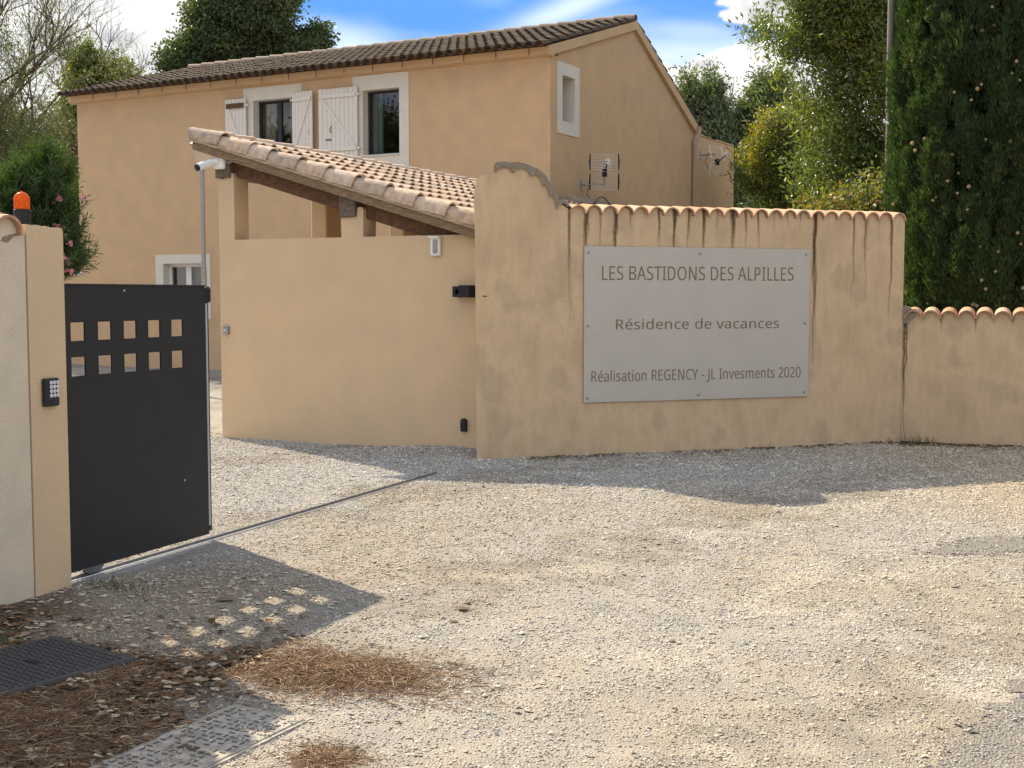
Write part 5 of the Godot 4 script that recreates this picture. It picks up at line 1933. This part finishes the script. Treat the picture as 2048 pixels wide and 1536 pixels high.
func oleander() -> void:
	var t := thing("oleander_bush", "tall oleander bush with a few pink flowers before the house corner", "shrub", Transform3D(Basis(), Vector3(-8.45, 0, -20.9)))
	var r := RandomNumberGenerator.new()
	r.seed = 511
	var stems := MB.new()
	var places := []
	var tints := []
	# a whorl of long narrow leaves on a shoot end
	var mb := MB.new()
	for k in 22:
		var y := r.randf_range(0.0, 0.30)
		var a := k * 2.2
		var d := Vector3(cos(a) * 0.75, r.randf_range(0.35, 1.1), sin(a) * 0.75).normalized()
		var s := d.cross(Vector3.UP).normalized()
		var l := r.randf_range(0.12, 0.19)
		var w := 0.011
		var f := r.randf_range(0.7, 1.3)
		mb.col = Color(f, f, f)
		var p := Vector3(0, y, 0)
		var m := p + d * l * 0.5
		var e := p + d * l - Vector3(0, l * 0.12, 0)
		mb.tri(p, m + s * w, e)
		mb.tri(p, e, m - s * w)
	var whorl := mb.mesh()
	var ends := []
	for k in 820:
		var a := r.randf() * TAU
		var f := sqrt(r.randf())
		var tip := Vector3(cos(a) * f * 0.82 + 0.30, 0.0, sin(a) * f * 0.75)
		tip.y = 1.85 + (1.85 + 0.85 * clampf((tip.x - 0.1) * 1.1, -1.0, 1.0)) * (1.0 - f * f * 0.35) * r.randf_range(0.05, 1.0)
		# hangs over to the right, against the wall of the house
		tip.x += 0.22 * clampf((3.6 - tip.y) / 1.6, 0.0, 1.0)
		ends.append(tip)
		var lean := Vector3(cos(a) * f * 0.7, 1.0, sin(a) * f * 0.7).normalized()
		if tip.y < 2.6:
			lean = Vector3(cos(a) * 0.8, 0.35, sin(a) * 0.8).normalized()
		var x := lean.cross(Vector3(r.randf_range(-1, 1), 0.1, r.randf_range(-1, 1))).normalized()
		for j in 2:
			places.append(Transform3D(Basis(x, lean, x.cross(lean)).scaled(Vector3.ONE * r.randf_range(0.8, 1.15)), tip - lean * (0.1 + 0.28 * j)))
			var q := r.randf_range(0.75, 1.3)
			tints.append(Color(0.080 * q, 0.130 * q, 0.042 * q))
	for k in 26:
		var e: Vector3 = ends[k * 11]
		var b := Vector3(r.randfn(-0.1, 0.15), -0.1, r.randfn(0, 0.15))
		stems.tube([b, b.lerp(e, 0.5) + Vector3(r.randfn(0, 0.08), 0.2, r.randfn(0, 0.08)), e], [0.022, 0.015, 0.006], 5, false)
	obj("stems", stems, M.bark_pale, t)
	var o := multi("foliage", whorl, M.leaf_glossy, places, tints, t)
	mb = MB.new()
	for k in 5:
		var a := TAU * k / 5.0
		var d := Vector3(cos(a), 0.25, sin(a))
		var s := Vector3(-sin(a), 0, cos(a))
		mb.tri(Vector3.ZERO, d * 0.026 + s * 0.014, d * 0.034)
		mb.tri(Vector3.ZERO, d * 0.034, d * 0.026 - s * 0.014)
	var flower := mb.mesh()
	var spots := [Vector3(1.02, 3.10, 0.35), Vector3(1.06, 3.13, 0.38), Vector3(1.0, 2.65, 0.45), Vector3(1.08, 2.66, 0.45), Vector3(1.12, 2.54, 0.4), Vector3(1.07, 2.56, 0.4), Vector3(1.22, 2.40, 0.3), Vector3(1.1, 2.14, 0.45), Vector3(1.16, 2.15, 0.42), Vector3(1.2, 2.10, 0.4), Vector3(1.13, 2.19, 0.45), Vector3(1.12, 1.93, 0.4), Vector3(1.22, 1.94, 0.38), Vector3(1.42, 3.12, 0.25), Vector3(-0.35, 2.66, 0.75), Vector3(-0.3, 2.69, 0.75), Vector3(-0.12, 2.9, 0.7)]
	for p in spots:
		for j in 3:
			var f := obj("flower", flower, M.petal, t)
			f.transform = Transform3D(Basis.from_euler(Vector3(r.randf_range(0.4, 1.6), r.randf_range(-0.6, 0.6), 0)).scaled(Vector3.ONE * 1.05), p + Vector3(r.randfn(0, 0.03), r.randfn(0, 0.03), r.randfn(0, 0.02)))

# ---------------------------------------------------------------- litter, weeds
func blade_mesh(l: float, w: float, bend: float) -> ArrayMesh:
	var mb := MB.new()
	var m := Vector3(0, l * 0.55, bend * l * 0.3)
	var e := Vector3(0, l, bend * l)
	mb.quad(Vector3(-w, 0, 0), Vector3(w, 0, 0), m + Vector3(w * 0.7, 0, 0), m - Vector3(w * 0.7, 0, 0))
	mb.tri(m - Vector3(w * 0.7, 0, 0), m + Vector3(w * 0.7, 0, 0), e)
	return mb.mesh()

func litter() -> void:
	var r := RandomNumberGenerator.new()
	r.seed = 601
	var needle := MB.new()
	needle.box(Vector3(-0.5, -0.5, -0.5), Vector3(0.5, 0.5, 0.5))
	var nm := needle.mesh()
	var heap := func(n: int, cx: float, cz: float, rx: float, rz: float, turn: float, high: float) -> Array:
		var pl := []
		var ti := []
		for k in n:
			var a := r.randf() * TAU
			var f := absf(r.randfn(0, 0.5))
			f *= 1.0 + 0.35 * tone.get_noise_2d(cos(a) * 30.0 + cx * 50.0, sin(a) * 30.0)
			var ex := cos(a) * f * rx
			var ez := sin(a) * f * rz
			var x: float = cx + ex * cos(turn) - ez * sin(turn)
			var z: float = cz + ex * sin(turn) + ez * cos(turn)
			if on_cover(x, z) and r.randf() < 0.93:
				continue
			if gate_frame(Vector3(x, 0, z)).y < 0.29:
				continue
			var l := r.randf_range(0.03, 0.095)
			var th := r.randf_range(0.0011, 0.0019)
			var b := Basis.from_euler(Vector3(0, r.randf() * TAU, r.randfn(0, 0.16))) * Basis().scaled(Vector3(l, th, th))
			pl.append(Transform3D(b, Vector3(x, ground_height(x, z) + 0.006 + high * exp(-f * f * 1.6) * r.randf(), z)))
			var q := r.randf_range(0.55, 1.35)
			ti.append(Color(0.195 * q, 0.120 * q, 0.073 * q).lerp(Color(0.52, 0.41, 0.27), 0.8 if r.randf() < 0.16 else 0.0))
		return [pl, ti]
	var h: Array = heap.call(6500, -0.72, -5.02, 0.64, 0.37, 0.32, 0.02)
	tag(multi("pine_needles", nm, M.needle, h[0], h[1]), "drift of reddish brown pine needles lying on sunlit gravel", "pine needles")
	h = heap.call(900, -0.62, -4.1, 0.16, 0.14, 0.3, 0.01)
	tag(multi("pine_needles", nm, M.needle, h[0], h[1]), "small scatter of brown pine needles beside the dusty light cover", "pine needles")
	h = heap.call(7500, -1.85, -4.35, 0.75, 0.55, 0.3, 0.03)
	var h2: Array = heap.call(1500, -1.62, -5.0, 0.35, 0.3, 0.6, 0.012)
	tag(multi("pine_needles", nm, M.needle, h[0] + h2[0], h[1] + h2[1]), "dark mat of rotting needles and mulch around the black cover", "pine needles")
	# bark and leaf flakes in the mulch
	var flake := MB.new()
	flake.tri(Vector3(-0.5, 0, -0.2), Vector3(0.1, 0.10, 0.5), Vector3(0.5, 0, 0.1))
	flake.tri(Vector3(-0.5, 0, -0.2), Vector3(0.5, 0, 0.1), Vector3(0.1, 0.02, -0.5))
	var pl := []
	var ti := []
	for k in 5200:
		var x := r.randf_range(-2.6, -0.9)
		var z := r.randf_range(-5.9, -3.7)
		if ground_color(x, z).r > 0.30 and r.randf() < 0.85 or on_cover(x, z) or gate_frame(Vector3(x, 0, z)).y < 0.3:
			continue
		var s := r.randf_range(0.012, 0.045)
		pl.append(Transform3D(Basis.from_euler(Vector3(r.randf_range(-0.4, 0.4), r.randf() * TAU, r.randf_range(-0.4, 0.4))).scaled(Vector3(s * 1.3, s, s * 0.6)), Vector3(x, ground_height(x, z) + 0.012, z)))
		var q := r.randf_range(0.5, 1.3)
		ti.append((Color(0.17, 0.10, 0.055) if r.randf() < 0.7 else Color(0.42, 0.34, 0.23)) * q)
	tag(multi("bark_flakes", flake.mesh(), M.needle, pl, ti), "brown bark and leaf flakes mixed into the mulch by the pale wall", "bark flakes")
	# dead leaves blown against the foot of the sign wall and the low wall
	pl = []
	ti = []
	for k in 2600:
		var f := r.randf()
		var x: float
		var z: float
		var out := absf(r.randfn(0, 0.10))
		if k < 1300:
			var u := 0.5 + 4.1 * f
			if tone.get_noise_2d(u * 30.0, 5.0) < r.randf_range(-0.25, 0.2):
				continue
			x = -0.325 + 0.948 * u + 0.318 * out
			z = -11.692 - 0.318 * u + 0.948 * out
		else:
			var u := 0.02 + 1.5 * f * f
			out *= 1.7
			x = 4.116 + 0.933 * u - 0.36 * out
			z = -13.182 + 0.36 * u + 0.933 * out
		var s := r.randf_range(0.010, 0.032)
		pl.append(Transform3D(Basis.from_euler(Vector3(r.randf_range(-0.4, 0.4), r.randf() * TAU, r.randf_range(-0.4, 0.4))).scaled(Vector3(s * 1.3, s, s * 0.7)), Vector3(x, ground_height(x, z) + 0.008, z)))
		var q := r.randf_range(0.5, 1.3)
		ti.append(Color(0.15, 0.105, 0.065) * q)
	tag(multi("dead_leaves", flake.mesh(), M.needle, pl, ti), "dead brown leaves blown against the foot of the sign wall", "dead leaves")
	# weeds
	var tuft := func(called: String, label: String, n: int, c: Vector3, spread: float, l: float, col: Color) -> void:
		var p := []
		var t := []
		for k in n:
			var x: float = c.x + r.randfn(0, spread)
			var z: float = c.z + r.randfn(0, spread * 0.6)
			p.append(Transform3D(Basis.from_euler(Vector3(r.randfn(0, 0.35), r.randf() * TAU, r.randfn(0, 0.35))).scaled(Vector3.ONE * r.randf_range(0.5, 1.2) * l / 0.1), Vector3(x, ground_height(x, z), z)))
			var q := r.randf_range(0.6, 1.3)
			t.append(Color(col.r * q, col.g * q, col.b * q))
		tag(multi(called, blade_mesh(0.1, 0.0022, 0.35), M.grass_blade, p, t), label, "grass")
	tuft.call("grass_tuft", "thin dry grass growing at the foot of the gate pillar", 170, Vector3(-2.06, 0, -6.40), 0.11, 0.075, Color(0.17, 0.16, 0.08))
	tuft.call("grass_tuft", "small green weed at the foot of the pale wall", 150, Vector3(-2.27, 0, -5.45), 0.06, 0.05, Color(0.07, 0.11, 0.03))
	tuft.call("grass_tuft", "weeds at the foot of the tall wall below the sign corner", 170, Vector3(0.42, 0, -11.72), 0.20, 0.05, Color(0.10, 0.13, 0.05))
	tuft.call("grass_tuft", "weeds in the corner where the tall wall meets the low wall", 150, Vector3(4.2, 0, -12.95), 0.16, 0.10, Color(0.10, 0.12, 0.05))
	# single stones and leaves one can pick out
	for q in [[-0.25, -6.09, 0.035, 0, "large curled brown leaf lying alone on open gravel"], [-0.28, -5.85, 0.022, 0, "small curled brown leaf between the needle drift and the larger leaf"],
			[0.05, -5.62, 0.022, 1, "pale stone on open gravel beyond the needle drift"], [-0.40, -5.55, 0.024, 1, "pale stone just behind the needle drift"], [-0.10, -4.75, 0.020, 1, "pale stone off the tapering end of the needle drift"], [-0.86, -5.22, 0.026, 1, "pale stone lying among the sunlit pine needles"], [-1.25, -5.15, 0.028, 1, "pale stone in the shade between the black cover and the needle drift"],
			[0.62, -3.95, 0.026, 2, "largest dark stone on the gravel before the asphalt"], [0.72, -5.5, 0.016, 2, "dark pebble on bare gravel between the leaf and the asphalt"], [1.38, -5.2, 0.016, 2, "dark pebble close to the asphalt edge"], [-0.22, -6.2, 0.02, 2, "dark stone right behind the large curled leaf"], [-1.45, -6.25, 0.045, 2, "flat dark stone in the shadow of the gate"]]:
		var x: float = q[0]
		var z: float = q[1]
		var s: float = q[2]
		var at := Transform3D(Basis(Vector3.UP, r.randf() * TAU).scaled(Vector3(s * 1.3, s * 0.9, s)), Vector3(x, ground_height(x, z) + s * 0.25, z))
		var o: MeshInstance3D
		if q[3] == 0:
			o = obj("dry_leaf", flake.mesh(), M.leaf_dry)
			at.basis = at.basis.scaled(Vector3(2.2, 2.0, 2.2))
			tag(o, q[4], "leaf", "dry leaves on the gravel")
		elif q[3] == 1:
			o = obj("loose_stone", pebble_mesh(int(x * 100) + 900, 0.7), M.stone)
			tag(o, q[4], "stone", "pale loose stones")
		else:
			o = obj("loose_stone", pebble_mesh(int(x * 100) + 700, 0.8), M.stone_brown)
			tag(o, q[4], "stone", "dark loose stones")
		o.transform = at

# ---------------------------------------------------------------- street furniture
func furniture() -> void:
	var t := thing("lamp_post", "slim grey lamp post with a clear lantern behind the open gate", "lamp post", Transform3D(Basis(), Vector3(-4.665, 0, -19.0)))
	var mb := MB.new()
	mb.tube([Vector3(0, -0.1, 0), Vector3(0, 1.9, 0), Vector3(0, 2.0, 0), Vector3(0, 3.47, 0)], [0.042, 0.040, 0.034, 0.031], 14)
	obj("pole", mb, M.galvanised, t)
	mb = MB.new()
	mb.t.origin = Vector3(0, 3.46, 0)
	mb.lathe([Vector2(0.0, 0.0), Vector2(0.06, 0.0), Vector2(0.075, 0.03), Vector2(0.0, 0.035)], 16)
	obj("lantern_base", mb, M.galvanised, t)
	mb = MB.new()
	mb.t.origin = Vector3(0, 3.495, 0)
	mb.lathe([Vector2(0.075, 0.0), Vector2(0.16, 0.30)], 20)
	obj("lantern_glass", mb, M.clear_glass, t)
	mb = MB.new()
	mb.t.origin = Vector3(0, 3.795, 0)
	mb.lathe([Vector2(0.0, 0.0), Vector2(0.17, 0.0), Vector2(0.17, 0.02), Vector2(0.08, 0.09), Vector2(0.0, 0.11)], 20)
	obj("lantern_cap", mb, M.galvanised, t)
	t = thing("metal_mast", "tall thin grey metal mast rising behind the tall wall beside the cypress", "mast", Transform3D(Basis(), Vector3(4.765, 0, -16.0)))
	mb = MB.new()
	mb.tube([Vector3(0, -0.1, 0), Vector3(0, 3.85, 0), Vector3(0, 3.86, 0), Vector3(0, 8.5, 0)], [0.036, 0.036, 0.043, 0.043], 14)
	obj("tube", mb, M.pipe_grey, t)
	mb = MB.new()
	mb.tube([Vector3(0, 3.70, 0), Vector3(0, 3.76, 0)], [0.041, 0.041], 12)
	mb.tube([Vector3(0.0, 3.70, 0.04), Vector3(0.03, 3.72, 0.05), Vector3(0.035, 3.80, 0.05)], [0.006, 0.006, 0.005], 6)
	obj("clamp", mb, M.steel_bright, t)

func _ready() -> void:
	rng.seed = 12
	materials()
	mat("pipe_grey", lin(0.22, 0.21, 0.19), 0.45, noise_tex(0.03, 0.7, 1.0, 50, 3, 128), 0.5)
	mat("rod_metal", lin(0.70, 0.69, 0.66), 0.4)
	camera_and_light()
	build_ground()
	house()
	sign_wall()
	left_wall()
	shelter()
	sliding_gate()
	sign_board()
	plants()
	furniture()
	service_cover(0, "black ribbed square service cover half buried in mulch", M.cover_dark, M.cover_mark_dark)
	service_cover(1, "dusty pale service cover with dark tread marks at the shadow edge", M.cover_dusty, M.cover_mark_grey)
	litter()
	build_gravel()
